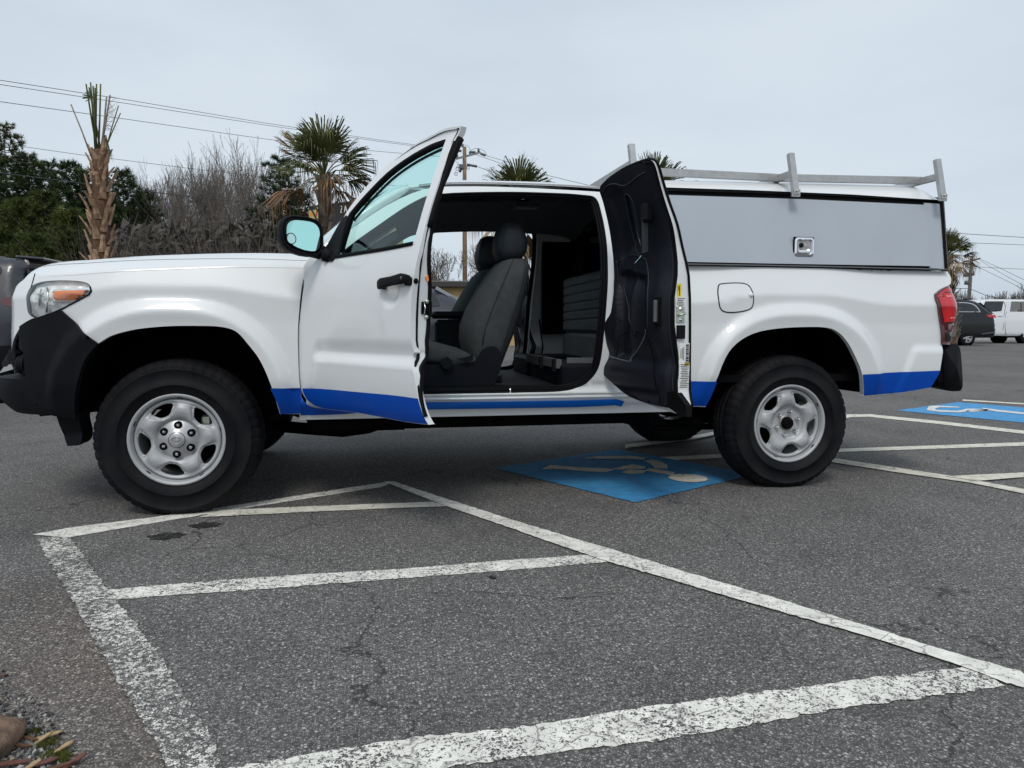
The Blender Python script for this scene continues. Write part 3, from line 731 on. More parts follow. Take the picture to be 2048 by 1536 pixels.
def rim_mesh(base):
    b = MB(); b.lathe([(.196, .06), (.199, .038), (.2035, .024), (.2065, .016), (.212, .0125), (.2185, .0115), (.2215, .014), (.2215, .020), (.214, .026), (.207, .05), (.200, .075), (.190, .10), (.186, .23)], steel, 96)
    n = NW; rs = [.040+.0040*i for i in range(40)]; vs = []
    def win(a):
        d = ((a-base+36) % 72)-36; return d
    def yv(r, a):
        d = win(a); s = 1-abs(d)/36.   # 1 on a window axis, 0 mid-spoke
        y = lerp_tab([(.04, .052), (.085, .050), (.094, .044), (.104, .030), (.118, .022), (.135, .0205), (.155, .024), (.175, .032), (.188, .030), (.197, .040)], r)
        spoke = math.exp(-((abs(d)-36)/13.)**2)*math.exp(-((r-.150)/.030)**2); y -= .009*spoke
        lipw = math.exp(-((winf(r, d)-1.12)/.16)**2); y += .012*lipw*(1 if r < .165 else .5)
        return y
    def winf(r, d):
        rc = .150; hr = .029; k = (r-rc)/hr; ha = (17.5-4.*(-k))*1.0; ha = 17.0+5.5*max(-1, min(1.3, k)); return (abs(k)**3.2+abs(d/ha)**3.2)**(1/3.2)
    for r in rs:
        for k in range(n):
            a = 360*k/n; y = yv(r, a); rr_ = r
            vs.append((rr_*math.cos(R(a)), y, rr_*math.sin(R(a))))
    fs = []; edge = []
    keep = {}
    for i in range(len(rs)-1):
        for k in range(n):
            r = (rs[i]+rs[i+1])/2; a = 360*(k+.5)/n
            keep[i, k] = winf(r, win(a)) > 1.0
            if keep[i, k]: fs.append((i*n+k, i*n+(k+1) % n, (i+1)*n+(k+1) % n, (i+1)*n+k))
    # pull the cut edges onto the exact window outline, then wall them inward
    touched = set()
    for i in range(1, len(rs)-1):
        for k in range(n):
            q = [keep[i, k], keep[i-1, k], keep[i, k-1 if k else n-1], keep[i-1, k-1 if k else n-1]]
            if any(q) and not all(q): touched.add((i, k))
    for (i, k) in touched:
        r = rs[i]; a = 360*k/n; d = win(a)
        for _ in range(12):
            f = winf(r, d); 
            if abs(f-1) < .003: break
            g = .2*(1-f); r += (r-.150)*g*.9 if abs(r-.15) > .002 else 0; d += d*g*.9
        aa = a+(d-win(a)); vs[i*n+k] = (r*math.cos(R(aa)), yv(r, aa)+.002, r*math.sin(R(aa)))
    base_i = len(vs); mp_ = {}
    for (i, k) in touched:
        p = vs[i*n+k]; mp_[i*n+k] = len(vs); vs.append((p[0]*1.0, p[1]+.016, p[2]*1.0))
    fset = {}
    for f in fs:
        for j in range(4): fset[(f[j], f[(j+1) % 4])] = 1
    wall = [(bb, aa, mp_[aa], mp_[bb]) for (aa, bb) in fset if (bb, aa) not in fset and aa in mp_ and bb in mp_]
    b.add(vs, fs+wall, steel, True)
    # drum behind
    b.lathe([(0, .13), (.150, .13), (.165, .14), (.165, .2)], dark, 48)
    b.lathe([(0, .10), (.075, .10), (.09, .12)], zinc, 32)
    b.box((.12, .10, .05), (.05, .04, .12), zinc, bev=.01)
    for k in range(5):
        a = R(base+36+72*k+6); b.box((.2045*math.cos(a), .023, .2045*math.sin(a)), (.022, .006, .007), dark, Matrix.Rotation(-(a+math.pi/2), 3, 'Y'))
    return b
def make_wheel(x, y, base, cap, ty, rimo=None, far=False):
    wl = T(MB().build('wheel')); wl.location = (x-1.6, y-CY, .366)
    if far: wl.scale = (1, -1, 1)
    t_ = bpy.data.objects.new('tyre', ty); link(t_, wl)
    if rimo is None: rimo = rim_mesh(base).build('rim', wl)
    else: rimo = link(bpy.data.objects.new('rim', rimo.data), wl)
    if cap:
        b = MB(); b.lathe([(0, .006), (.028, .007), (.034, .010), (.038, .014), (.052, .019), (.075, .030), (.090, .040), (.098, .046), (.1, .056)], capmetal, 64); b.lathe([(.099, .042), (.1045, .041), (.1055, .052)], seal, 64); b.lathe([(.036, .0115), (.0365, .0105), (.038, .012)], seal, 48)
        h = b.build('hub_cap', wl)
        b = MB()   # oval emblem on the cap
        for (cx_, cz_, ax, az_) in ((0, 0, .024, .019), (0, .0, .0075, .018), (0, .0075, .017, .008)):
            b.tube([(cx_+ax*math.cos(R(q*15)), .0045, cz_+az_*math.sin(R(q*15))) for q in range(25)], .0016, capmetal, 6, False)
        b.build('emblem', wl)
        for k in range(6):
            a = R(90+60*k-4); c = (.070*math.cos(a), .0, .070*math.sin(a)); b = MB(); b.lathe([(0, .0195), (.0175, .0195), (.0185, .021), (.0185, .04)], dark, 20, 'y', c); b.lathe([(0, .012), (.006, .0125), (.009, .017), (.0095, .04)], chrome, 6, 'y', c, smooth=False); b.build('lug_nut', wl)
    else:
        b = MB(); b.lathe([(0, .022), (.020, .022), (.030, .026), (.034, .036), (.036, .05), (.040, .056)], dark, 40); b.lathe([(.036, .047), (.041, .0485), (.045, .052)], pm('bare_steel', (.35, .33, .31), .45, metal=.8, noise=(60, .4)), 40)
        for k in range(5): a = R(72*k+20); b.box((.018*math.cos(a), .023, .018*math.sin(a)), (.006, .006, .006), rubber)
        b.build('hub', wl)
        for k in range(6):
            a = R(78+60*k); c = (.068*math.cos(a), .0, .068*math.sin(a)); b = MB(); b.lathe([(0, .024), (.006, .026), (.0085, .032), (.010, .05)], chrome, 6, 'y', c, smooth=False); b.lathe([(.013, .048), (.0145, .0505)], steel, 16, 'y', c); b.build('lug_nut', wl)
    return wl, rimo
tyme = tyre_mesh().build('tyre_source'); tyd = tyme.data; tyd.name = 'tyre'; bpy.data.objects.remove(tyme)
w1, rm1 = make_wheel(0, .0, 43, True, tyd)
w2, rm2 = make_wheel(WB, .0, 61, False, tyd)
w3, _ = make_wheel(0, 1.84, 43, False, tyd, rm1, True); w4, _ = make_wheel(WB, 1.84, 20, False, tyd, rm2, True)
# ---------------------------------------------------------------- underbody
b = MB()
for s_ in (0, 1):
    y = .42 if not s_ else 1.42
    b.tube([(-.75, y, .50), (-.45, y, .52), (0, y, .56), (.45, y, .50), (.65, y, .415), (2.3, y, .415), (2.7, y, .48), (3.236, y, .66), (3.8, y, .60), (4.2, y, .60)], .055, dark, 4)
b.box((1.55, .55, .42), (1.95, .45, .15), dark, bev=.02); b.box((1.55, CY, .545), (1.95, 1.66, .03), dark); b.box((1.7, 1.25, .43), (1.2, .35, .14), dark, bev=.03)
b.tube([(WB, .2, .366), (WB, 1.64, .366)], .045, dark, 12); b.lathe([(0, -.12), (.1, -.1), (.14, 0), (.1, .1), (0, .12)], dark, 20, 'x', (WB, CY, .366))
b.tube([(0, .2, .366), (0, .5, .40), (0, 1.3, .40), (0, 1.64, .366)], .035, dark, 10); b.box((.1, CY, .36), (.5, .8, .12), dark, bev=.03)
b.tube([(.3, .75, .33), (.6, .72, .30), (.75, .72, .285), (.9, .74, .30), (1.1, .8, .36)], .035, dark, 8); b.box((1.0, .6, .345), (.22, .2, .06), dark, bev=.01)
b.tube([(2.0, .9, .42), (2.6, .9, .42), (WB, .9, .40)], .035, dark, 8); b.tube([(2.2, .42, .40), (2.6, .42, .30), (3.6, .42, .30), (3.85, .42, .45)], .02, dark, 6)
b.tube([(WB-.08, .30, .34), (WB+.1, .34, .60)], .03, dark, 8); b.tube([(-.02, .25, .42), (.02, .38, .78)], .035, dark, 8)
b.box((3.80, .35, .64), (.35, .5, .08), dark, bev=.02)
T(b.build('chassis'))
def liner(xc, a, x0, x1, zlow):
    b = MB(); pts = []
    for k in range(41):
        th_ = math.pi*k/40; c_, s_ = math.cos(th_), math.sin(th_); n = 2.5
        pts.append((xc+(a+.012)*math.copysign(abs(c_)**(2/n), c_), .378+(.57)*abs(s_)**(2/n)))
    zr_ = zlow if xc < 1 else .53; pts = [(p[0], max(p[1], zlow if p[0] < xc else zr_)) for p in pts]
    P = len(pts); vs = [(p[0], y, p[1]) for y in (.022, .55) for p in pts]; fs = [(i, i+1, P+i+1, P+i) for i in range(P-1)]+[tuple(P+i for i in range(P))]
    return b.add(vs, fs, dark, False)
for xc, a in ((0, .455), (3.236, .485)):
    l_ = T(liner(xc, a, 0, 0, .50).build('wheel_liner')); mirror_copy(l_, truck)
b = MB(); b.box((.0, CY, .75), (1.3, .72, .60), dark, bev=.03); b.box((3.3, CY, .80), (1.6, .7, .3), dark); T(b.build('engine_bay'))
#PART4
# ---------------------------------------------------------------- doors
DPH = 57.
def door_y(z): return smtab([(.47, .055), (.50, .034), (.55, .010), (.62, -.004), (.70, -.010), (1.0, -.008), (1.12, .0), (1.24, .028), (1.40, .082), (1.64, .19), (1.70, .22)], z)
def Ld(s, z):
    y = door_y(z); k = sstep(.10, .17, s-.25*(z-.75))
    if z < .9: y += (.014-.026*(1-sstep(.745, .79, z)))*k*(1-sstep(.79, .86, z)) - (.0)*k
    d = math.hypot((s-HS)/.075, (z-HZ)/.072)
    y += .022*(1-sstep(.25, 1.0, d))
    return Vector((s, y, z))
HS, HZ = .75, 1.05
door = MB().build('door'); 
MD = Matrix.Translation((.586, -.004, 0)) @ Matrix.Rotation(R(-DPH), 4, 'Z')
def Wd(s, z): return MD @ Ld(s, z)
def Ud(pts, off_=0.):
    S = (lambda s, z: MD @ (Ld(s, z)+Vector((0, off_, 0))))
    return [(lambda q: (q[0], q[1])+tuple(p[2:3]))(unp(S, p[0], p[1], (.5, 1.1))) for p in pts]
outer = [(630, 522), (611, 560), (604, 600), (599.5, 640), (596.6, 671), (597, 710), (598, 732), (601.5, 773), (606, 788), (618, 804), (636, 814), (658, 819), (711, 825), (752, 832.7), (812, 844), (857, 849.5, 1),
         (845, 826), (837, 800), (832, 775), (826.5, 745), (826, 716), (829, 705, 1), (824, 690), (821.5, 640), (823, 600), (827, 560), (833, 525), (839, 500), (850, 455), (864, 405), (884, 345), (900, 300), (922, 252, 1),
         (891, 257), (860, 272), (833, 286.6), (794, 314), (764.6, 339), (735, 370.6), (706, 405.8), (690, 430), (668, 470), (648, 508, 1)]
wh = [(891.5, 279, 1), (872, 285), (852, 294), (813, 316), (774, 345), (735, 384), (706, 417), (696, 431), (684, 462), (670, 500, 1), (675, 514, 1), (750, 501), (822, 489.5, 1), (828, 480), (840, 440), (868, 350)]
dop = curve(Ud(outer), True, 3); whp = curve(Ud(wh), True, 3)
door.data = skin('door', Ld, [dop], white, holes=[whp], step=.016, flange=.03, hn=.006).data
bpy.data.objects.remove(bpy.data.objects['door.001']) if 'door.001' in bpy.data.objects else None
door.parent = truck; door.matrix_local = Matrix.Translation((-1.6, -CY, 0)) @ MD
# window glass, run channel, belt moulding
gl = skin('door_window', lambda s, z: Ld(s, z)+Vector((0, .028, 0)), [whp], glass, door, step=.06)
b = MB()
top = Ud([(889, 283), (872, 289), (852, 298), (813, 320), (774, 349), (735, 388), (706, 421), (697, 434), (686, 462), (672, 503)])
top = curve(top, False, 3)
b.tube([Ld(*p)+Vector((0, .012, 0)) for p in top], .014, seal, 8); b.tube([Ld(*p)+Vector((0, .03, -.016)) for p in top[:-6]], .006, trim2, 6)
blt = curve(Ud([(674, 513.5), (720, 506), (770, 498), (826, 487)]), False, 4); b.tube([Ld(*p)+Vector((0, -.002, 0)) for p in blt], .0085, seal, 8)
b.build('window_seal', door)
bsd = curve(Ud([(605, 777, 1), (640, 777.5), (720, 784.5), (790, 791), (836.5, 797.5, 1), (845, 826), (856, 848.5, 1), (812, 843.4), (752, 832), (711, 824.4), (658, 818.4), (637, 813.5), (619, 803.5), (608, 788)]), True, 3)
skin('blue_stripe', lambda s, z: Ld(s, z)+Vector((0, -.0016, 0)), [bsd], blue, door, step=.03)
# sail and mirror
def dl(u, v, off_): q = Ud([(u, v)], off_)[0]; return Ld(*q[:2])+Vector((0, off_, 0))
sail = curve(Ud([(693, 431, 1), (680, 448), (662, 480), (645, 508, 1), (646, 522, 1), (665, 523, 1), (678, 510, 1), (684, 480), (698, 434, 1)]), True, 3)
skin('mirror_sail', lambda s, z: Ld(s, z)+Vector((0, -.006, 0)), [sail], blackp, door, step=.03, flange=.01)

mc = dl(606, 471, -.135)
tilt = Matrix.Rotation(R(-1), 3, 'Z') @ Matrix.Rotation(R(-3), 3, 'Y')
def mpt(a, y, z): return mc+tilt @ Vector((a, y, z))
def mring(a, sy, sz, cy_=0, cz_=0, n=28, ex=3.2):
    out = []
    for k in range(n):
        t = 2*math.pi*k/n; c_, s_ = math.cos(t), math.sin(t); y = math.copysign(abs(c_)**(2/ex), c_)*sy; z = math.copysign(abs(s_)**(2/ex), s_)*sz
        z += (-.010 if z < 0 and y > 0 else 0)*abs(y)/sy; z += .02*(1 if z < 0 else 0)*max(0, -y)/sy
        out.append(mpt(a, y+cy_, z+cz_))
    return out
b = MB(); rings = [mring(.0, .092, .076), mring(.004, .101, .085), mring(-.012, .106, .090), mring(-.05, .102, .087), mring(-.085, .085, .072), mring(-.105, .05, .045), mring(-.11, .01, .01)]
vs = [p for r_ in rings for p in r_]; n = 28; fs = []
for i in range(len(rings)-1): fs += [(i*n+k, i*n+(k+1) % n, (i+1)*n+(k+1) % n, (i+1)*n+k) for k in range(n)]
fs += [tuple(range(n))]
b.add(vs, fs, blackp, True)
b.tube([mpt(-.05, .07, -.05), mpt(-.04, .13, -.07), dl(657, 512, -.01)], [.04, .032, .03], blackp, 10)
mh = b.build('mirror_housing', door)
b = MB(); g = mring(.006, .082, .066); b.add(g, [tuple(range(n))], mirg); mg = b.build('mirror_glass', door)
b = MB(); c = mpt(.009, -.062, -.020); 
b.add([c+tilt @ Vector((0, .022*math.cos(R(k*15)), .024*math.sin(R(k*15)))) for k in range(24)], [tuple(range(24))], chrome); b.tube([c+tilt @ Vector((0, .022*math.cos(R(k*15)), .024*math.sin(R(k*15)))) for k in range(25)], .002, seal, 5, False); b.build('blind_spot_mirror', door)
# handle
ha, hb_ = dl(757, 567, -.03), dl(808, 557, -.03)
b = sloft([(ha+Vector((-.012, .02, -.006)), (.004, 0, 0), (0, 0, .014)), (ha+Vector((-.01, .01, -.004)), (0, .012, 0), (0, 0, .020)), (ha+Vector((.02, 0, 0)), (0, .011, 0), (0, 0, .022)), ((ha+hb_)/2, (0, .010, 0), (0, 0, .019)), (hb_+Vector((-.02, 0, 0)), (0, .011, 0), (0, 0, .022)), (hb_+Vector((.006, .0, 0)), (0, .012, 0), (0, 0, .018)), (hb_+Vector((.014, .012, 0)), (0, .010, 0), (0, 0, .013))], blackp, 16, 3)
b.box(ha+Vector((-.0, .02, -.01)), (.03, .035, .026), blackp, bev=.008); b.box(hb_+Vector((.0, .022, -.01)), (.03, .04, .034), blackp, bev=.008); b.lathe([(0, -.013), (.006, -.013), (.0075, -.010)], trim2, 14, 'y', hb_+Vector((-.004, 0, .002)))
b.build('handle', door)
# shut face, inner trim
dzb = lambda z: smtab([(.5, .006), (.62, .014), (.70, .032), (.78, .060), (.9, .085), (1.05, .088), (1.12, .075), (1.2, .052), (1.3, .036), (1.55, .02), (1.64, .010), (1.7, .004)], z)
rear_i = [i for i, p in enumerate(outer) if p[:2] == (857, 849.5)][0]*3; rear_e = [i for i, p in enumerate(outer) if p[:2] == (922, 252)][0]*3
edge = [dop[i][:2] for i in range(rear_i, rear_e+1)]
def esm(pts, k=4):
    out = []
    for i in range(len(pts)):
        a = pts[max(0, i-k):i+k+1]; out.append((sum(p[0] for p in a)/len(a), sum(p[1] for p in a)/len(a)))
    return out
e2 = esm(edge, 3); b = MB()
for i in range(len(edge)-1):
    pass
n = len(edge); vs = []
cols = [(0, 0), (.012, .0), (.014, .25), (.002, .32), (.002, 1.0)]
for (s_, z), (s2, z2) in zip(edge, e2):
    for dx, t in cols: q = Ld(s_ if t < .2 else s2, z); vs.append((q.x-dx, q.y+.004+dzb(z)*t, z))
C_ = len(cols); b.add(vs, [(i*C_+j, (i+1)*C_+j, (i+1)*C_+j+1, i*C_+j+1) for i in range(n-1) for j in range(C_-1) if j < 1 or edge[i][1] < 1.34], white, False); b.add([b.v[k] for k in range(len(b.v))], [(i*C_+j, (i+1)*C_+j, (i+1)*C_+j+1, i*C_+j+1) for i in range(n-1) for j in range(1, C_-1) if edge[i][1] >= 1.34], seal, False)
b.build('shut_face', door)
b = MB()
b.tube([Vector((p[0]-.006, Ld(*p).y+.004+dzb(p[1])*.30, p[1])) for p in e2[1:-1]], .008, seal, 6); b.tube([Vector((p[0]-.004, Ld(*p).y+dzb(p[1])*1.0, p[1])) for p in e2[1:-1]], .011, seal, 6)
b.tube([Vector((p[0]+.001, Ld(*p).y+.020, p[1])) for p in e2 if p[1] > 1.30], [.012+.004*(p[1] > 1.5) for p in e2 if p[1] > 1.30], seal, 8)
b.build('door_edge_seal', door)
b = MB()
zz = [.56+.0*i for i in range(1)]
fr = [p[:2] for p in dop[rear_e:]]+[p[:2] for p in dop[:rear_i+1]]
vs = []; 
for s_, z in fr: q = Ld(s_, z); vs += [(q.x, q.y+.03, z), (q.x, q.y+.03+dzb(z)*.85, z)]
b.add(vs, [(2*i, 2*i+1, 2*i+3, 2*i+2) for i in range(len(fr)-1) if not (fr[i][0] > .80 and fr[i][1] > 1.4)], white, False); b.build('door_inner_edge', door)
trp = inset([p[:2] for p in dop], .012*(1 if sum(dop[i-1][0]*dop[i][1]-dop[i][0]*dop[i-1][1] for i in range(len(dop))) > 0 else -1))
tr = skin('door_trim', lambda s, z: Vector((s, door_y(z)+dzb(z)+.01, z)), [trp], trim, door, holes=[[p[:2] for p in whp]], step=.04, flange=-.02)
b = MB(); c = Vector((.60, door_y(.95)+dzb(.95)+.03, .95)); b.box(c, (.42, .06, .05), trim, bev=.02); b.box(Vector((.42, door_y(.65)+dzb(.65)+.03, .65)), (.6, .06, .16), trim, bev=.03); b.build('armrest', door)
# check plates, bolts, sticker on the shut face
for v in (602, 634):
    b = MB(); q = unp(Wd, 829, v, (.95, 1.)); z = q[1]; s_ = lerp_tab(sorted((p[1], p[0]) for p in e2), z); b.lathe([(0, -.004), (.007, -.004), (.009, .0), (.010, .006)], zinc, 12, 'x', (0, 0, 0)); 
    b.v = [(s_+.004-p[0], door_y(z)+.075+p[1], z+p[2]) for p in b.v]; b.build('bolt', door)
z = .985; s_ = lerp_tab(sorted((p[1], p[0]) for p in e2), z)
b = MB(); b.box((s_-.0, door_y(z)+.075, z), (.008, .05, .05), dark); b.tube([(s_+.004, door_y(z)+.06, z-.02), (s_+.012, door_y(z)+.06, z), (s_+.004, door_y(z)+.06, z+.02)], .003, chrome, 6); b.build('lock', door)
z = 1.105; s_ = lerp_tab(sorted((p[1], p[0]) for p in e2), z); b = MB(); b.box((s_+.001, door_y(z)+.07, z), (.003, .022, .022), orange, Matrix.Rotation(.5, 3, 'X')); b.build('orange_mark', door)
z = 1.09; b = MB(); b.lathe([(0, -.003), (.011, -.003), (.012, .002)], seal, 16, 'x'); s_ = lerp_tab(sorted((p[1], p[0]) for p in e2), z); b.v = [(s_+.000-p[0], door_y(z)+.012+p[1], z+p[2]) for p in b.v]; b.build('edge_plug', door)
far = door.copy(); COL.objects.link(far); far.parent = truck
far.matrix_local = Matrix.Translation((-1.6, CY, 0)) @ Matrix.Scale(-1, 4, (0, 1, 0)) @ Matrix.Translation((.586, -.004, 0)) @ Matrix.Rotation(R(-78), 4, 'Z')
for ch in list(door.children):
    c = ch.copy(); COL.objects.link(c); c.parent = far
# ---- rear half door (opened backwards, inner trim towards us)
HX, HY = 2.215, .01; dirx, diry = .23, -.973
MR = Matrix(((dirx, diry, 0, HX), (diry, -dirx, 0, HY), (0, 0, 1, 0), (0, 0, 0, 1)))   # local x along the door, local y = inner side
def rdy(z): return smtab([(.45, .05), (.52, .01), (.6, .0), (1.1, .0), (1.24, .028), (1.40, .082), (1.64, .19), (1.70, .22)], z)
rth = lambda z: smtab([(.47, .05), (.6, .072), (.68, .072), (.76, .058), (.82, .078), (.9, .092), (1.06, .090), (1.18, .056), (1.3, .034), (1.45, .026), (1.68, .018)], z)
def Lr(s, z):
    return Vector((s, rdy(z)+rth(z), z))
def Wr(s, z): return MR @ Lr(s, z)
def Ur(pts): return [(lambda q: (q[0], q[1])+tuple(p[2:3]))(unp(Wr, p[0], p[1], (.3, 1.1))) for p in pts]
tp = [(1200, 379), (1207.5, 405), (1218, 449), (1226, 502), (1229, 563), (1228, 589), (1223, 624), (1212, 644), (1208, 667), (1204, 706), (1203, 722), (1209, 749), (1227, 767), (1244, 782), (1268, 796), (1307, 808), (1336, 813), (1362, 816, 1), (1353, 784), (1352.5, 700), (1352.5, 550), (1350, 493), (1343, 449), (1329, 405.5), (1318, 367), (1309, 333), (1301, 323), (1283, 325), (1248, 339), (1221, 356), (1209, 366)]
rp = curve(Ur(tp), True, 3)
inset_sign = 1 if sum(rp[i-1][0]*rp[i][1]-rp[i][0]*rp[i-1][1] for i in range(len(rp))) > 0 else -1
glp = curve(Ur([(1251, 390), (1256, 387), (1268, 405), (1276, 440), (1281, 480), (1284, 505), (1276, 495), (1266, 460), (1257, 420)]), True, 3)
recs = curve(Ur([(1212, 392), (1225, 374), (1240, 372), (1252, 384), (1258, 420), (1266, 462), (1276, 500), (1262, 512), (1245, 530), (1238, 500), (1230, 440)]), True, 3)
pock = curve(Ur([(1240, 545), (1290, 548), (1296, 560), (1294, 640), (1290, 680), (1262, 716), (1234, 712), (1233, 640)]), True, 3)
def depth_in(s, z, poly, w_):
    if not pip(s, z, poly): return 0
    d = min(math.dist((s, z), p) for p in dens([q[:2] for q in poly], .01)); return sstep(0, w_, d)
def trimS(s, z):
    y = rdy(z)+rth(z)+.004
    y -= min(.035, .75*rth(z)-.004)*depth_in(s, z, recs, .05); y -= min(.032, .6*rth(z))*depth_in(s, z, pock, .04)
    y += .012*math.exp(-((s-.47)/.05)**2)*sstep(.6, .7, z)*(1-sstep(1.1, 1.3, z))
    y += .016*math.exp(-((z-.70)/.035)**2)*math.exp(-((s-.12)/.18)**2)
    y += .020*math.exp(-((s-.20-.10*(z-.8))/.022)**2)*sstep(.72, .82, z)*(1-sstep(1.1, 1.2, z))-.012*sstep(.50, .54, s)
    y -= .016*math.exp(-((z-.585)/.02)**2)*(1-sstep(.40, .48, s))
    return Vector((s, y, z))
rdoor = skin('rear_door', trimS, [rp], doortrim, truck, holes=[[p[:2] for p in glp]], step=.014, flange=-.02, fdir=(0, 1, 0), flip=True)
rdoor.matrix_local = Matrix.Translation((-1.6, -CY, 0)) @ MR
skin('quarter_glass', lambda s, z: Vector((s, rdy(z)+rth(z)*.3, z)), [[p[:2] for p in glp]], pm('tinted_quarter_glass', (.035, .05, .055), .35, spec=.2, noise=(4, .3)), rdoor, step=.05, flange=-.01, flip=True)
def loftwall(poly, t0, t1, mat, name, grow=0.):
    P2 = inset([p[:2] for p in poly], -inset_sign*grow); n = len(P2); vs = []
    for s, z in P2:
        y0 = rdy(z); th = rth(z); vs += [(s, y0+th*t0, z), (s, y0+th*t1, z)]
    bb = MB(); bb.add(vs, [(2*i, 2*((i+1) % n), 2*((i+1) % n)+1, 2*i+1) for i in range(n)]+([tuple(2*i for i in range(n))] if t0 == 0 else []), mat, False); return bb.build(name, rdoor)
loftwall(rp, 0, .93, white, 'door_shell', .006)
b = MB(); P2 = inset([p[:2] for p in rp], inset_sign*.004); b.tube([(s, rdy(z)+rth(z)-.006, z) for s, z in P2]+[(P2[0][0], rdy(P2[0][1])+rth(P2[0][1])-.006, P2[0][1])], .009, seal, 6, False)
P3 = inset([p[:2] for p in rp], -inset_sign*.010); b.tube([(s, rdy(z)+.004, z) for s, z in P3]+[(P3[0][0], rdy(P3[0][1])+.004, P3[0][1])], .006, seal, 6, False); b.build('door_edge_seal', rdoor)
# rib details and painted edge highlights on the trim
def rl(pts, d, r, mat, name, closed=False, flat=False):
    q = curve(Ur(pts), closed, 4); bb = MB(); bb.tube([trimS(*p[:2])+Vector((0, d, 0)) for p in (q+[q[0]] if closed else q)], r, mat, 6); return bb.build(name, rdoor)
rl([(1204, 707), (1225, 714), (1262, 723), (1266, 715), (1282, 690), (1292, 660)], .0, .004, trim2, 'pocket_edge')
rl([(1234, 712), (1234, 690), (1238, 668), (1265, 664), (1280, 672)], .0, .002, seal, 'pocket_seam')
rl([(1293, 550), (1305, 700), (1316, 780), (1322, 808)], .002, .003, dark, 'trim_seam')
ridge_light = pm('moulding_edge_light', (.022, .024, .032), .4, spec=.35)  # paler than the door trim: highlights along moulded edges put into the colour
rl([(1206, 388), (1216, 372), (1232, 368), (1248, 372), (1262, 366), (1276, 354), (1292, 345)], .001, .0035, ridge_light, 'moulding_highlight')
rl([(1251, 389), (1259, 391), (1269, 408), (1277, 442), (1284, 500), (1284, 508), (1274, 500), (1262, 450), (1253, 400)], .001, .0028, ridge_light, 'window_edge_highlight', True)
rl([(1236, 520), (1239, 560), (1246, 600), (1257, 640), (1264, 672)], .004, .005, doortrim, 'moulding_highlight')  # raised in plain trim colour where the highlight curve runs
rl([(1240, 524), (1252, 513), (1272, 510), (1290, 516), (1296, 530), (1297, 600), (1296, 660)], .001, .0035, ridge_light, 'moulding_highlight')
rl([(1311, 345), (1330, 420), (1340, 480), (1343, 560), (1343, 700), (1344, 790)], .001, .004, ridge_light, 'moulding_highlight')
b = MB(); p0, p1 = [trimS(*Ur([q])[0][:2]) for q in ((1302, 435), (1302, 505))]
b.bar(p0+Vector((0, .03, 0)), p1+Vector((0, .03, 0)), .034, .003, trim2, (1, 0, 0)); 
p2, p3 = [trimS(*Ur([q])[0][:2]) for q in ((1299, 512), (1291, 528))]; b.bar(p2+Vector((0, .035, 0)), p3+Vector((0, .05, 0)), .022, .003, chrome); b.box(p0+Vector((0, .02, .02)), (.05, .05, .09), blackp, bev=.012); b.build('seat_belt', rdoor)
b = MB(); p0, p1 = [trimS(*Ur([q])[0][:2]) for q in ((1321, 600), (1321, 645))]; b.box((p0+p1)/2+Vector((0, .004, 0)), (.045, .01, (p0-p1).length*1.25), seal, bev=.003); b.box((p0+p1)/2+Vector((0, .012, 0)), (.02, .02, (p0-p1).length), trim2, bev=.005); b.build('inner_handle', rdoor)
# jamb face with striker, stickers (leading edge of the door)
def jam(z, t): 
    s_ = lerp_tab(sorted((p[1], p[0]) for p in rp if p[0] > .55), z); return Vector((s_+.0095, rdy(z)+rth(z)*t, z))
def jbox(v, t, w_, h_, mat, name, k=.002, uu=1365):
    lo_, hi_ = .4, 1.7
    for _ in range(30):
        z = (lo_+hi_)/2
        if proj(MR @ jam(z, t))[1] > v: lo_ = z
        else: hi_ = z
    c = jam(z, t); bb = MB(); bb.box(c+Vector((k/2, 0, 0)), (k, w_, h_), mat); return bb, c, name
for v, t, w_, h_, mat, nm in ((581, .72, .022, .062, yellow, 'yellow_label'), (604, .62, .05, .045, sticker, 'info_label'), (707, .55, .058, .095, sticker, 'barcode_label'), (752, .52, .058, .12, sticker, 'tyre_label')):
    bb, c, _ = jbox(v, t, w_, h_, mat, nm)
    rnd = random.Random(v)
    if nm == 'yellow_label':
        bb.box(c+Vector((.003, 0, 0)), (.001, .004, .045), ink); bb.box(c+Vector((.003, .006, .01)), (.001, .003, .02), ink)
    elif nm == 'barcode_label':
        zz_ = c.z-.036
        while zz_ < c.z+.04:
            h = rnd.choice((.002, .003, .005)); bb.box((c.x+.003, c.y-.016, zz_), (.001, .016, h), ink); zz_ += h+rnd.choice((.002, .003))
        for k in range(3): bb.box((c.x+.003, c.y+.004+k*.008, c.z), (.001, .0025, .06-.01*k), ink)
    else:
        for k in range(6 if nm == 'info_label' else 14):
            bb.box((c.x+.003, c.y+rnd.uniform(-.004, .004), c.z+h_/2-.007-k*.008), (.001, w_*rnd.uniform(.5, .85), .0025), ink)
        if nm == 'tyre_label': bb.box((c.x+.003, c.y-.014, c.z+.055), (.001, .026, .016), pm('gold_print', (.30, .24, .03), .5))
    bb.build(nm, rdoor)
bb, c, _ = jbox(629, .62, .045, .07, zinc, 's', .003); bb.tube([c+Vector((.004, -.012, .006)), c+Vector((.018, -.014, .004)), c+Vector((.018, .014, -.002)), c+Vector((.004, .012, -.004))], .005, zinc, 8); bb.lathe([(0, .006), (.008, .005), (.01, 0)], chrome, 10, 'x', c+Vector((0, 0, .024))); bb.lathe([(0, .006), (.008, .005), (.01, 0)], chrome, 10, 'x', c+Vector((0, 0, -.024))); bb.build('striker_plate', rdoor)
bb, c, _ = jbox(664, .66, .04, .062, blackp, 's', .012); bb.build('door_guide', rdoor)
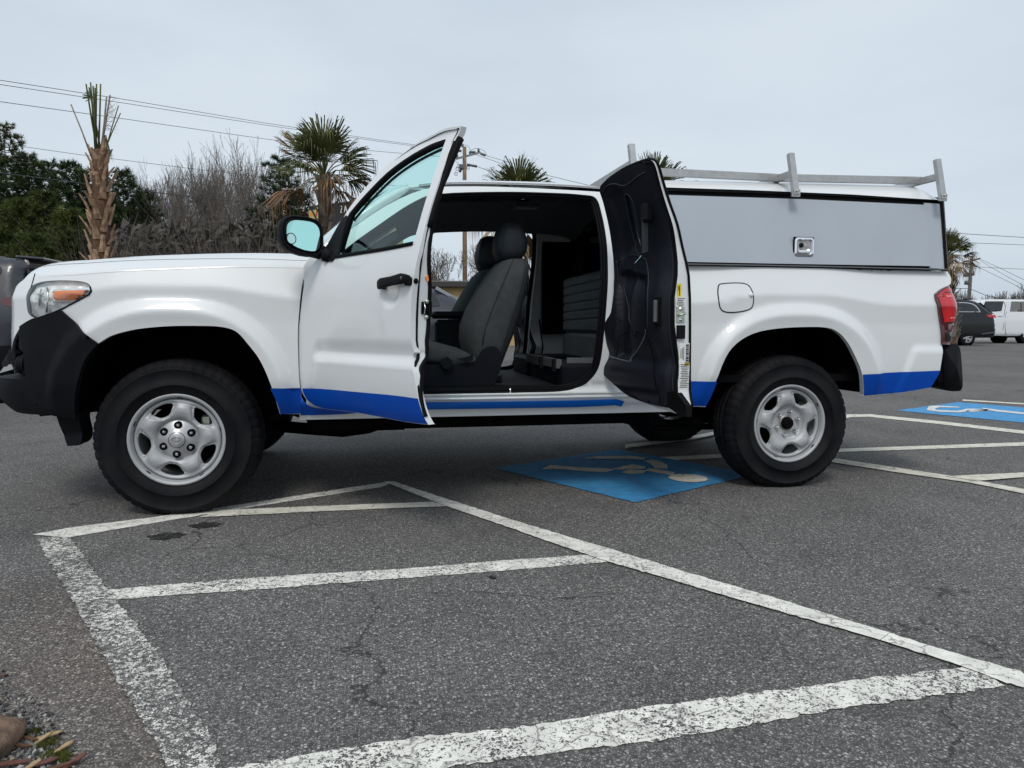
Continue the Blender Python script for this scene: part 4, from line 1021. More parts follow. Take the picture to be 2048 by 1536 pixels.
bot = Ur([(1350, 822), (1362, 817), (1372, 808)])
b = MB(); q0 = MR.inverted() @ Uz(1374, 812, .50)
# lower black corner and sill flap
lowp = curve(Ur([(1336, 784, 1), (1354, 784, 1), (1374, 812, 1), (1375, 834, 1), (1360, 830, 1), (1338, 814, 1)]), True, 2)
skin('lower_corner_seal', lambda s, z: Lr(s, z)+Vector((0, .006, 0)), [lowp], seal, rdoor, step=.03, flange=-.03, flip=True)
b = MB(); f0 = [Lr(*Ur([q])[0][:2])+Vector((0, -.05, 0)) for q in ((1243, 790), (1300, 812), (1345, 826))]; b.tube(f0, .012, white, 6); b.build('sill_flap', rdoor)
farr = rdoor.copy(); COL.objects.link(farr); farr.parent = truck
farr.matrix_local = Matrix.Translation((-1.6, CY, 0)) @ Matrix.Scale(-1, 4, (0, 1, 0)) @ Matrix.Translation((HX, .01, 0)) @ Matrix.Rotation(R(-142), 4, 'Z') @ Matrix.Scale(-1, 4, (0, 1, 0))
dirx, diry = -.02, -.9998
MR2 = Matrix(((dirx, diry, 0, HX), (diry, -dirx, 0, HY), (0, 0, 1, 0), (0, 0, 0, 1)))
farr.matrix_local = Matrix.Translation((-1.6, CY, 0)) @ Matrix.Scale(-1, 4, (0, 1, 0)) @ MR2
for ch in list(rdoor.children):
    c = ch.copy(); COL.objects.link(c); c.parent = farr
# ---------------------------------------------------------------- interior
b = MB(); b.box((1.55, CY, .568), (1.9, 1.62, .02), trim); b.box((1.55, .09, .575), (1.75, .05, .03), seal, bev=.008); b.box((1.55, .14, .585), (1.7, .03, .02), seal)
T(b.build('cab_floor'))
def seat(y, hw, headdz=0, dx=0.):
    root = T(MB().build('seat')); L_ = lambda u, v, yy=.38: Uy(u, v, yy)
    # backrest: front/back silhouette pairs in the near side plane (y=.38), bottom to top
    pr = [((945, 742), (975, 765)), ((938, 715), (1003, 742)), ((930, 680), (1017, 705)), ((931, 650), (1031, 670)), ((944, 615), (1044, 628)), ((962, 582), (1053, 590)), ((978, 556), (1060, 556)), ((992, 534), (1064, 530)), ((1008, 520), (1058, 517)), ((1022, 516), (1046, 515))]
    secs = []
    for i, (a, c) in enumerate(pr):
        A, C = L_(*a), L_(*c); ctr = (A+C)/2; ctr = Vector((ctr.x+dx, y, ctr.z+headdz)); half = (C-A)/2; half.y = 0
        wk = [.80, .9, .97, 1, 1, 1, .96, .90, .78, .5][i]
        secs.append((ctr, Vector((0, hw*wk, 0)), half))
    sloft(secs, fabric, 40, 3.6).build('backrest', root)
    for sgn in (-1, 1):   # seam piping
        bb = MB(); bb.tube([c_+A_*sgn*.985+B_*(.55 if sgn else 0) for c_, A_, B_ in secs[1:9]], .0035, fabric2, 5); bb.tube([c_+A_*sgn*1.0-B_*.3 for c_, A_, B_ in secs[2:9]], .003, fabric2, 5); bb.build('seam', root)
    # side bolsters at the front
    hp = [((999, 520), (1050, 516)), ((996, 500), (1056, 502)), ((996, 478), (1058, 484)), ((1002, 458), (1052, 464)), ((1012, 444), (1040, 448)), ((1020, 440), (1032, 441))]
    hs = []
    for i, (a, c) in enumerate(hp):
        A, C = L_(*a, .45), L_(*c, .45); ctr = (A+C)/2; ctr = Vector((ctr.x+dx, y, ctr.z+headdz)); half = (C-A)/2; half.y = 0; hs.append((ctr, Vector((0, hw*[.46, .52, .54, .52, .46, .3][i], 0)), half*[.9, 1.04, 1.04, 1.08, 1.35, 1.5][i]))
    sloft(hs, leather, 36, 3.6).build('headrest', root)
    bb = MB()
    for sgn in (-1, 1): bb.tube([hs[0][0]+Vector((0, sgn*.06, .02)), secs[-1][0]+Vector((0, sgn*.06, -.06))], .006, chrome, 8)
    bb.build('headrest_post', root)
    # cushion
    cp = [((800, 668), (800, 722)), ((835, 674), (835, 728)), ((880, 686), (880, 735)), ((920, 697), (920, 742)), ((955, 712), (950, 750)), ((975, 735), (972, 748))]
    cs = []
    for i, (a, c) in enumerate(cp):
        A, C = L_(*a, .33), L_(*c, .33); ctr = Vector(((A.x+C.x)/2+dx, y, (A.z+C.z)/2)); half = (A-C)/2; half.y = 0; half.x *= .2; cs.append((ctr, Vector((0, hw*.95, 0)), half*[.8, 1, 1, 1, 1, .8][i]))
    sloft(cs, fabric, 32, 4).build('cushion', root)
    # side shield + recliner cover + lever + dial
    sh = [(835, 728, 1), (900, 729), (945, 725), (958, 712), (968, 698), (985, 692), (998, 700), (1003, 720), (999, 745), (990, 765, 1), (975, 772, 1), (838, 772, 1)]
    q = curve([(lambda p: (p.x, p.z)+tuple(s_[2:3]))(L_(s_[0], s_[1], .30)) for s_ in sh], True, 3)
    skin('side_shield', lambda x, z: Vector((x+dx, y-hw-.012+.02*0, z)), [[p[:2] for p in q]], fabric2 if 0 else trim, root, step=.05, flange=.06)
    lv = [L_(*p, .30) for p in ((914, 718), (938, 712), (945, 708), (944, 720), (930, 724))]
    bb = MB(); bb.prism([(p.x+dx, p.z) for p in lv], lambda a, c, h: Vector((a, y-hw-.035+h, c)), .03, trim); bb.build('lever', root)
    c = L_(892, 726, .30); bb = MB(); n_ = 14; prof = []
    for k in range(28):
        r_ = .034 if (k//2) % 2 else .029; prof.append((c.x+dx+r_*math.cos(R(k*360/28)), c.z+r_*math.sin(R(k*360/28))))
    bb.prism(prof, lambda a, e, h: Vector((a, y-hw-.045+h, e)), .035, trim); bb.build('dial', root)
    return root
seat(.56, .255)
s2 = seat(1.28, .255, 0., 0.)
# centre console
b = MB(); a = Uy(872, 628, .80); c = Uy(935, 690, .80)
x0, x1 = Uy(875, 640, .82).x, Uy(960, 640, .82).x; z1, z0 = Uy(880, 626, .82).z, .60
b.box(((x0+x1)/2, .92, (z0+z1)/2-.02), (x1-x0, .20, z1-z0-.04), trim, bev=.02); b.box(((x0+x1)/2-.01, .92, z1-.012), (x1-x0+.04, .22, .045), trim, bev=.02); b.box((x0-.12, .92, z0+.12), (.3, .18, .2), trim, bev=.02)
b.tube([(x0-.10, .9, z0+.2), (x0-.12, .9, z0+.33)], [.01, .018], trim, 8); T(b.build('console'))
# dashboard and steering wheel
b = MB()
def dash(u, v):
    y = .06+1.72*u; pts = curve([(.55, 1.19), (.80, 1.22), (.93, 1.20), (.97, 1.12), (.93, .98), (.86, .82), (.75, .70)], False, 3); i = min(int(v*(len(pts)-1)), len(pts)-1); p = pts[i]; bump_ = .05*math.exp(-((y-.52)/.2)**2)
    return Vector((p[0]+bump_*.4, y, p[1]+bump_*(1 if p[1] > 1.1 else 0)))
b.grid(dash, 40, 19, trim); b.box((.90, .92, .85), (.16, .24, .5), trim, bev=.03); b.box((.975, .92, 1.05), (.02, .22, .14), dglass); 
for y in (.14, .76, 1.08, 1.66): b.box((.972, y, 1.12), (.02, .1, .06), trim2, bev=.005)
T(b.build('dashboard'))
b = MB(); tiltm = Matrix.Rotation(R(-24), 3, 'Y'); c = Vector((1.10, .52, 1.12))
b.tube([c+tiltm @ Vector((0, .185*math.cos(R(k*10)), .185*math.sin(R(k*10)))) for k in range(37)], .0155, trim, 10, False)
b.box(c+tiltm @ Vector((-.02, 0, 0)), (.05, .13, .11), trim, tiltm, bev=.02)
for a in (0, 180, 270): b.bar(c+tiltm @ Vector((-.01, .05*math.cos(R(a)), .05*math.sin(R(a)))), c+tiltm @ Vector((0, .18*math.cos(R(a)), .18*math.sin(R(a)))), .035, .02, trim2)
b.tube([c+tiltm @ Vector((-.03, 0, 0)), c+tiltm @ Vector((-.25, 0, 0))], .035, trim, 10); b.tube([c+Vector((-.06, -.05, 0)), c+Vector((-.04, -.2, .03))], .008, trim, 8)
T(b.build('steering_wheel'))
b = MB(); b.box((1.02, .92, 1.56), (.02, .24, .06), trim, bev=.01); b.tube([(.99, .92, 1.60), (1.0, .92, 1.64)], .012, trim, 6); T(b.build('rear_view_mirror'))
# rear bench back: quilted panel on the back wall, storage box
b = MB()
RB = 2.40
def bench(u, v):
    y = .25+1.35*u; z = .86+.40*v; g = 0
    for zz_ in (.96, 1.02, 1.08, 1.14, 1.20): g += .012*math.exp(-((z-zz_+.015*(y-.9))/.0055)**2)
    return Vector((RB-.06+g+.03*(1-sstep(0, .08, v))+.02*sstep(.94, 1, v), y, z))
b.grid(bench, 30, 120, bench_); b.box((RB-.01, CY, 1.06), (.06, 1.34, .38), trim); T(b.build('rear_seat_back'))
b = MB(); b.box((RB-.03, CY, .76), (.06, 1.4, .20), trim2, bev=.02); T(b.build('rear_lower_panel'))
c = Uy(1178, 659, .42); b = MB(); b.box((RB-.065, .47, .80), (.004, .035, .055), sticker); b.box((RB-.066, .47, .835), (.004, .035, .014), pm('red_print', (.5, .05, .02), .5)); 
for k in range(4): b.box((RB-.068, .47, .815-.01*k), (.002, .026, .003), ink)
T(b.build('warning_label'))
b = MB()
b.box((2.17, .48, .635), (.42, .55, .14), trim, bev=.02); b.box((2.17, 1.36, .635), (.42, .5, .14), trim, bev=.02); b.box((2.17, CY, .61), (.38, .4, .1), trim)
T(b.build('storage_box'))
b = MB()
for (ua, va), (ub, vb) in (((1048, 697), (1083, 703)), ((1088, 703), (1130, 713))):
    pa, pb = Uy(ua, va, .74), Uy(ub, vb, .36)
pA, pB, pC, pD = Vector((1.955, 1.06, .70)), Vector((1.955, .66, .70)), Vector((1.955, .60, .70)), Vector((1.955, .28, .70))
b.bar(pA, pB, .03, .05, trim2); b.bar(pC, pD, .03, .05, trim2); b.bar(Vector((2.0, .28, .72)), Vector((2.34, .24, .72)), .02, .03, trim2)
for y in (.63, .32): b.box((1.94, y, .69), (.03, .03, .075), blackp, bev=.004)
T(b.build('storage_lid'))
# far side belt, pillars
b = MB(); pts = [(1.98, 1.66, 1.56), (1.95, 1.66, 1.2), (1.88, 1.64, .92), (1.80, 1.62, .72)]; b.tube(pts, .012, trim2, 6); b.box((1.80, 1.62, .66), (.08, .03, .22), trim2, bev=.012); T(b.build('seat_belt'))
c = Uz(995, 760, .60); b = MB(); b.tube([Uy(984, 768, .3), Uy(990, 755, .32), Uy(1003, 752, .34)], .008, chrome, 8); b.box(Uy(994, 760, .33), (.06, .03, .03), blackp, bev=.008); T(b.build('seat_rail'))
# ================================================================ GROUND
def asphalt_mat(name, paint=None, wear=.5, brown=False, seed=0.):
    mt = bpy.data.materials.new(name); mt.use_nodes = True; t = mt.node_tree; b = t.nodes['Principled BSDF']; N = t.nodes.new; K = t.links.new
    co = N('ShaderNodeTexCoord'); P = co.outputs['Object']
    def noise(sc_, det=4, vec=P, rough=.5):
        n = N('ShaderNodeTexNoise'); n.inputs['Scale'].default_value = sc_; n.inputs['Detail'].default_value = det; n.inputs['Roughness'].default_value = rough; K(vec, n.inputs['Vector']); return n.outputs[0]
    def vor(sc_, feat='F1', vec=P):
        n = N('ShaderNodeTexVoronoi'); n.feature = feat; n.inputs['Scale'].default_value = sc_; K(vec, n.inputs['Vector']); return n
    def ramp(src, stops, const=False):
        r = N('ShaderNodeValToRGB'); e = r.color_ramp.elements; r.color_ramp.interpolation = 'CONSTANT' if const else 'LINEAR'
        while len(e) < len(stops): e.new(.5)
        for q, (p, c) in zip(e, stops): q.position = p; q.color = (c, c, c, 1) if not isinstance(c, tuple) else (*c, 1)
        K(src, r.inputs[0]); return r.outputs[0]
    def mix(f, a, c, mode='MIX'):
        m_ = N('ShaderNodeMix'); m_.data_type = 'RGBA'; m_.blend_type = mode
        for s_, v_ in ((0, f), (6, a), (7, c)):
            if isinstance(v_, (int, float)): m_.inputs[s_].default_value = v_
            elif isinstance(v_, tuple): m_.inputs[s_].default_value = (*v_, 1)
            else: K(v_, m_.inputs[s_])
        return m_.outputs[2]
    def math_(op, a, c=0., d=0.):
        m_ = N('ShaderNodeMath'); m_.operation = op
        for i, v_ in enumerate((a, c, d)):
            if isinstance(v_, (int, float)): m_.inputs[i].default_value = v_
            else: K(v_, m_.inputs[i])
        return m_.outputs[0]
    v1 = vor(104); v2 = vor(220); sep = N('ShaderNodeSeparateColor'); K(v1.outputs['Color'], sep.inputs[0]); sep2 = N('ShaderNodeSeparateColor'); K(v2.outputs['Color'], sep2.inputs[0])
    base = ramp(noise(1.1, 6), [(.3, (.072, .070, .069)), (.7, (.104, .100, .098))])
    base = mix(.5, base, ramp(noise(60, 3), [(.35, (.035, .034, .034)), (.65, (.160, .153, .147))]))
    st = mix(sep.outputs[1], (.25, .24, .225), (.58, .565, .52))
    g1 = math_('MULTIPLY', ramp(sep.outputs[0], [(0, 0.), (.72, 1.)], True), ramp(v1.outputs['Distance'], [(.30, 1.), (.45, 0.)]))
    g2 = math_('MULTIPLY', ramp(sep2.outputs[0], [(0, 0.), (.55, 1.)], True), ramp(v2.outputs['Distance'], [(.35, 1.), (.5, 0.)]))
    col = mix(math_('MULTIPLY', g2, .62), base, (.42, .40, .375)); col = mix(math_('MULTIPLY', g1, .72), col, st)
    col = mix(1., col, ramp(noise(.35, 3), [(.35, .86), (.65, 1.08)]), 'MULTIPLY')
    col = mix(1., col, ramp(noise(2.3, 5), [(.30, .84), (.5, 1.)]), 'MULTIPLY')
    # distorted cracks
    dv = N('ShaderNodeVectorMath'); dv.operation = 'SCALE'; nn = N('ShaderNodeTexNoise'); nn.inputs['Scale'].default_value = 2.2; nn.inputs['Detail'].default_value = 9; nn.inputs['Roughness'].default_value = .62; K(P, nn.inputs['Vector']); K(nn.outputs['Color'], dv.inputs[0]); dv.inputs['Scale'].default_value = .42
    av = N('ShaderNodeVectorMath'); K(P, av.inputs[0]); K(dv.outputs[0], av.inputs[1])
    ck = vor(.62, 'DISTANCE_TO_EDGE', av.outputs[0]); cm = math_('MULTIPLY', ramp(ck.outputs[0], [(0, 1.), (.0014, 1.), (.0038, 0.)]), ramp(noise(1.7, 2), [(.43, 0.), (.50, 1.)]))
    col = mix(math_('MULTIPLY', cm, .85), col, (.014, .014, .014))
    # oil spots
    os_ = vor(.9); col = mix(math_('MULTIPLY', ramp(os_.outputs['Distance'], [(.04, .5), (.10, 0.)]), ramp(noise(9, 3), [(.4, .3), (.6, 1.)])), col, (.022, .02, .02))
    if brown:
        sp = N('ShaderNodeSeparateXYZ'); K(P, sp.inputs[0])
        d = math_('ADD', math_('MULTIPLY', math_('ADD', sp.outputs[0], .52), -.869), math_('MULTIPLY', math_('ADD', sp.outputs[1], .26), -.495))
        mk_ = math_('MULTIPLY', ramp(d, [(.0, 0.), (.02, 1.)]), ramp(noise(1.3, 3), [(.3, .45), (.6, 1.)]))
        yy_ = ramp(math_('MULTIPLY', sp.outputs[1], -1.), [(.75, 0.), (1., 1.)])
        col = mix(math_('MULTIPLY', math_('MULTIPLY', mk_, yy_), .55), col, mix(1., col, (.98, .80, .70), 'MULTIPLY'))
    hgt = math_('ADD', math_('MULTIPLY', v1.outputs['Distance'], -.6), noise(140, 3))
    rough = .88
    if paint:
        pc = mix(ramp(noise(14, 5), [(.3, 0.), (.7, 1.)]), tuple(c*.72 for c in paint), paint)
        pn = noise(230, 3); big = math_('ADD', math_('MULTIPLY', noise(6.5+seed, 5), .55), math_('MULTIPLY', noise(1.6+.3*seed, 2), .45))
        thr = math_('ADD', math_('MULTIPLY', pn, .75), math_('MULTIPLY', big, .55))
        thr = math_('ADD', thr, math_('MULTIPLY', sep.outputs[0], .22))
        mask = ramp(math_('SUBTRACT', thr, wear), [(.06, 0.), (.11, 1.)])
        dv2 = N('ShaderNodeVectorMath'); dv2.operation = 'SCALE'; n3 = N('ShaderNodeTexNoise'); n3.inputs['Scale'].default_value = 14; n3.inputs['Detail'].default_value = 5; K(P, n3.inputs['Vector']); K(n3.outputs['Color'], dv2.inputs[0]); dv2.inputs['Scale'].default_value = .11
        a2 = N('ShaderNodeVectorMath'); K(P, a2.inputs[0]); K(dv2.outputs[0], a2.inputs[1])
        c2 = vor(8.5, 'DISTANCE_TO_EDGE', a2.outputs[0]); cm2 = math_('MULTIPLY', ramp(c2.outputs[0], [(.012, 1.), (.03, 0.)]), ramp(big, [(.42, .3), (.56, 1.)]))
        mask = math_('MULTIPLY', mask, math_('SUBTRACT', 1., math_('MULTIPLY', cm2, .65)))
        col = mix(mask, col, pc); hgt = math_('ADD', math_('MULTIPLY', hgt, .8), math_('MULTIPLY', mask, .9))
    K(col, b.inputs['Base Color']); b.inputs['Roughness'].default_value = rough; b.inputs['Specular IOR Level'].default_value = .25
    bu = N('ShaderNodeBump'); bu.inputs['Strength'].default_value = .55; bu.inputs['Distance'].default_value = .004; K(hgt, bu.inputs['Height']); K(bu.outputs[0], b.inputs['Normal'])
    return mt
asph = asphalt_mat('asphalt', brown=True)
b = MB(); b.add([(-90, -60, 0), (75, -60, 0), (75, 36, 0), (-90, 36, 0)], [(0, 1, 2, 3)], asph); tagp(b.build('parking_lot'), kind='structure')
grassm = pm('dry_grass', (.36, .27, .16), .9, noise=(1.2, .4, (.16, .14, .07)), bump=(30, .5))
b = MB(); b.add([(-1500, -1500, -.03), (1500, -1500, -.03), (1500, 1500, -.03), (-1500, 1500, -.03)], [(0, 1, 2, 3)], grassm); tagp(b.build('ground'), kind='structure')
b = MB(); b.box((-8, 36.1, .06), (170, .2, .16), pm('kerb_concrete', (.45, .44, .42), .8, noise=(4, .3)), bev=.02); tagp(b.build('kerb'), kind='structure')
b = MB(); b.add([(-90, 43, -.02), (75, 43, -.02), (75, 52, -.02), (-90, 52, -.02)], [(0, 1, 2, 3)], pm('road_asphalt', (.12, .12, .12), .9, noise=(1, .2))); tagp(b.build('road'), kind='structure')
# ---- painted markings
cream = (.76, .73, .63); whitep = (.86, .84, .77)
PW = {k: asphalt_mat('line_paint_'+k, p, wv, seed=s_) for k, p, wv, s_ in (('worn', whitep, .60, 1), ('mid', whitep, .52, 2), ('good', cream, .42, 3), ('vworn', whitep, .71, 0))}
def gpoly(pts): return [(lambda g: (g.x, g.y))(Uz(p[0], p[1])) for p in pts]
ZLAY = [.004]
def marking(name, polys, mat, z=.004, jit=.004, label=None, world=False):
    b = MB(); rnd = random.Random(name)
    for poly in polys:
        g = poly if world else gpoly(poly); g = dens(g, .02 if jit else .2); g = [(p[0]+rnd.uniform(-jit, jit), p[1]+rnd.uniform(-jit, jit)) for p in g]
        pts, fs = cdt([g], .25); k = len(b.v); b.add([(p[0], p[1], z) for p in pts], [f if (pts[f[1]][0]-pts[f[0]][0])*(pts[f[2]][1]-pts[f[0]][1])-(pts[f[1]][1]-pts[f[0]][1])*(pts[f[2]][0]-pts[f[0]][0]) > 0 else tuple(reversed(f)) for f in fs], mat)
    o = b.build(name); return tagp(o, kind='structure')
marking('parking_line', [[(65, 1070), (140, 1056), (300, 1036), (450, 1014), (600, 991), (770, 965), (785, 966), (762, 975), (600, 1000), (450, 1023), (320, 1045), (240, 1058), (135, 1076)]], PW['mid'], .0025)
marking('parking_line', [[(440, 1022), (620, 1014), (760, 1009), (866, 1005), (892, 1014), (760, 1019), (600, 1026), (400, 1036)]], PW['good'], .0045)
marking('parking_line', [[(768, 965), (788, 965), (900, 1002), (1024, 1042), (1130, 1074), (1226, 1102), (1390, 1152), (1554, 1200), (1760, 1264), (1900, 1308), (2048, 1349), (2048, 1378), (2010, 1370), (1920, 1335), (1760, 1284), (1500, 1209), (1340, 1162), (1210, 1124), (1110, 1090), (1020, 1058), (880, 1010)]], PW['mid'], .0065)
marking('parking_line', [[(200, 1182), (340, 1170), (510, 1156), (800, 1139), (1024, 1121), (1180, 1110), (1225, 1124), (1024, 1141), (800, 1158), (500, 1181), (350, 1191), (225, 1201)]], PW['worn'], .0025)
lw = gpoly([(72, 1077), (145, 1205), (215, 1330), (300, 1470), (336, 1536)]); lw2 = gpoly([(440, 1530), (430, 1490), (325, 1320), (215, 1180), (140, 1076)])
e0 = Vector((lw[-1][0]-lw[-2][0], lw[-1][1]-lw[-2][1])).normalized(); 
lw.append((lw[-1][0]+e0.x*2, lw[-1][1]+e0.y*2)); lw2.insert(0, (lw2[0][0]+e0.x*2, lw2[0][1]+e0.y*2))
marking('parking_line', [lw+lw2], PW['vworn'], .0045, .006, world=True)
bl_a = gpoly([(500, 1532), (825, 1477), (1024, 1458), (1374, 1405), (1724, 1360), (1949, 1334)]); bl_b = gpoly([(2014, 1374), (1674, 1420), (1324, 1482), (1054, 1515), (900, 1536)])
e1 = Vector((bl_a[0][0]-bl_a[2][0], bl_a[0][1]-bl_a[2][1])).normalized()
bl_a.insert(0, (bl_a[0][0]+e1.x*.6, bl_a[0][1]+e1.y*.6)); bl_b.append((bl_b[-1][0]+e1.x*1.1, bl_b[-1][1]+e1.y*1.1))
marking('parking_line', [bl_a+bl_b], PW['worn'], .0028, .006, world=True)
marking('parking_line', [[(1640, 844), (1695, 829.5), (1740, 829), (1880, 843), (2048, 862), (2048, 868.5), (1880, 849), (1735, 834), (1700, 835), (1660, 846)]], PW['good'], .004, .002)
marking('parking_line', [[(1250, 918), (1680, 898), (2048, 885), (2048, 892), (1680, 904.5), (1250, 926)]], PW['good'], .003, .002)
marking('parking_line', [[(1560, 893), (1670, 918), (1900, 953), (2048, 980), (2048, 989), (1940, 967), (1800, 947), (1670, 927), (1560, 902)]], PW['good'], .006, .002)
marking('parking_line', [[(1890, 955), (2048, 947.5), (2048, 957), (1955, 964.5)]], PW['good'], .009, .002)
marking('parking_line', [[(1925, 799.5), (2048, 807), (2048, 809.5), (1925, 802)]], PW['good'], .004, 0)
marking('parking_line', [[(1250, 893), (1385, 876), (1425, 867), (1440, 871), (1380, 884), (1250, 900)]], PW['good'], .016, .002)
stain = asphalt_mat('oil_stain_asphalt', (.022, .021, .02), .50, seed=9)
for (u, v, a, c_) in ((332, 1073, .075, .035), (410, 1051, .07, .03), (985, 1155, .012, .012)):
    g_ = Uz(u, v); marking('oil_stain', [[(g_.x+a*math.cos(R(k*20))*(1+.2*math.sin(k*1.7)), g_.y+c_*1.6*math.sin(R(k*20))*(1+.2*math.cos(k*2.3))) for k in range(18)]], stain, .0015, .004, world=True)
# accessible bays
bluem = asphalt_mat('blue_paint', (.045, .25, .50), .30, seed=4); blue_far = asphalt_mat('bright_blue_paint', (.085, .34, .66), .22, seed=5); symm = asphalt_mat('symbol_paint', (.66, .64, .55), .40, seed=6)
Lp, Bp = Vector(gpoly([(990, 937)])[0]), Vector(gpoly([(1270, 1006)])[0]); ev = (Bp-Lp); pv = Vector((-ev.y, ev.x)); pv = pv if pv.x > 0 else -pv
q4 = [Lp, Bp, Bp+pv*.97, Lp+pv*.97]; marking('accessible_bay_square', [[(p.x, p.y) for p in q4]], bluem, .004, .004, world=True)
def z5(pts): return [(900+p[0]*.32227, 880+p[1]*.32227) for p in pts]
hd = Uz(*z5([(1478, 243)])[0]); head = [(hd.x+.115*math.cos(R(k*15)), hd.y+.115*math.sin(R(k*15))) for k in range(24)]
sym = [gpoly(z5(p)) for p in ([(1238, 180), (1395, 208), (1385, 228), (1210, 196)], [(1012, 184), (1130, 158), (1216, 172), (1205, 186), (1045, 192)], [(1060, 208), (1115, 191), (1220, 197), (1200, 214), (1110, 218)],
      [(568, 190), (620, 162), (690, 168), (820, 178), (970, 183), (1030, 190), (965, 206), (860, 203), (680, 187)], [(830, 119), (920, 107), (1110, 104), (1215, 116), (1200, 130), (1100, 124), (940, 124)], [(1205, 135), (1250, 129), (1310, 140), (1350, 163), (1350, 186), (1270, 182), (1245, 155)])]
marking('accessible_symbol', [head]+sym, symm, .008, .002, world=True)
Lp, Bp = Vector(gpoly([(1792, 821.5)])[0]), Vector(gpoly([(2000, 841.5)])[0]); d_ = (Bp-Lp).normalized(); T_ = Vector(gpoly([(1902, 808)])[0])-Lp
pv = Vector((-d_.y, d_.x)); pv = pv if pv.dot(T_) > 0 else -pv
marking('accessible_bay_square', [[tuple(p) for p in (Lp, Lp+d_*1.75, Lp+d_*1.75+pv*1.5, Lp+pv*1.5)]], blue_far, .004, .004, world=True)
def z4(pts): return [(1380+p[0]*.32617, 780+p[1]*.32617) for p in pts]
s2 = [gpoly(z4(p)) for p in ([(1450, 127), (1465, 102), (1510, 100), (1640, 106), (1660, 112), (1530, 110), (1500, 118), (1510, 126), (1640, 132), (1700, 118), (1830, 122), (1825, 132), (1730, 128), (1660, 142), (1520, 137)], [(1790, 112), (1900, 127), (2048, 143), (2200, 150), (2200, 160), (2048, 153), (1880, 136), (1800, 122)], [(1690, 130), (1820, 122), (1835, 130), (1720, 138)])]
marking('accessible_symbol', s2, pm('white_symbol_paint', (.72, .72, .70), .8, noise=(20, .3)), .008, 0, world=True)
# ---- gravel, moss and chips in the corner
rnd = random.Random(3)
gedge = gpoly([(-60, 1290), (0, 1350), (45, 1400), (95, 1445), (125, 1490), (170, 1545), (200, 1620)])
def side_of(x, y):
    best = None
    for a, c in zip(gedge, gedge[1:]):
        dx, dy = c[0]-a[0], c[1]-a[1]; l = math.hypot(dx, dy); d = ((x-a[0])*dy-(y-a[1])*dx)/l; t = ((x-a[0])*dx+(y-a[1])*dy)/l
        if -.02 <= t <= l+.02 and (best is None or abs(d) < abs(best)): best = d
    return best
gm = [pm('gravel_'+n_, c_, .85) for n_, c_ in (('grey', (.16, .16, .155)), ('pale', (.38, .38, .35)), ('dark', (.04, .04, .04)), ('tan', (.28, .22, .15)))]
b = MB(); oct_ = [(1, 0, 0), (-1, 0, 0), (0, 1, 0), (0, -1, 0), (0, 0, 1), (0, 0, -1)]; of = [(0, 2, 4), (2, 1, 4), (1, 3, 4), (3, 0, 4), (2, 0, 5), (1, 2, 5), (3, 1, 5), (0, 3, 5)]
gx0, gx1 = min(p[0] for p in gedge)-.5, max(p[0] for p in gedge)+.1; gy0, gy1 = min(p[1] for p in gedge)-.1, max(p[1] for p in gedge)+.1
cnt = 0
s_ref = side_of(*gpoly([(20, 1480)])[0])
for _ in range(60000):
    x, y = rnd.uniform(gx0, gx1), rnd.uniform(gy0, gy1); d = side_of(x, y)
    if d is None: continue
    d = d*(1 if s_ref > 0 else -1)
    if d < -.02 or d > .45: continue
    if d < .01 and rnd.random() < .7: continue
    r = rnd.choice((.002, .003, .0035, .005, .007)) * (.8 if d < .03 else 1)
    M_ = Matrix.Rotation(rnd.uniform(0, 6), 3, Vector((rnd.uniform(-1, 1), rnd.uniform(-1, 1), rnd.uniform(-1, 1))).normalized())
    b.add([M_ @ Vector((v[0]*r*rnd.uniform(.7, 1.3), v[1]*r*rnd.uniform(.7, 1.2), v[2]*r*rnd.uniform(.5, .9)))+Vector((x, y, r*.4)) for v in oct_], of, rnd.choices(gm, (5, 2.2, 4, .8))[0]); cnt += 1
    if cnt > 11000: break
tagp(b.build('gravel'), 'loose grey gravel and grit along the broken asphalt edge at the lower left', 'gravel', kind='stuff')
def sc_pts(n, box):
    out = []
    while len(out) < n:
        p = gpoly([(rnd.uniform(box[0], box[2]), rnd.uniform(box[1], box[3]))])[0]; d = side_of(*p)
        if d is not None and d*(1 if s_ref > 0 else -1) > .0: out.append(p)
    return out
b = MB(); moss = pm('moss', (.10, .12, .015), .9, noise=(60, .5, (.05, .045, .01)))
for (mu, mv, mr) in ((95, 1490, .020), (110, 1512, .026), (70, 1468, .014), (128, 1520, .016)):
    c = Uz(mu, mv)
    for _ in range(420):
        a = rnd.uniform(0, 6.28); q = mr*math.sqrt(rnd.random())*rnd.uniform(.6, 1.3); x, y = c.x+q*math.cos(a), c.y+q*math.sin(a); a2 = rnd.uniform(0, 6.28); h = rnd.uniform(.003, .009)
        b.add([(x-.0012*math.cos(a2), y-.0012*math.sin(a2), .003), (x+.0012*math.cos(a2), y+.0012*math.sin(a2), .003), (x+rnd.uniform(-.004, .004), y+rnd.uniform(-.004, .004), .003+h)], [(0, 1, 2)], moss)
tagp(b.build('moss'), 'olive green moss growing in the gravel at the lower left corner', 'moss', kind='stuff')
chips = [pm('chip_'+n_, c_, .75, noise=(90, .35)) for n_, c_ in (('tan', (.45, .32, .17)), ('red', (.15, .06, .045)), ('brown', (.13, .06, .03)))]
b = MB()
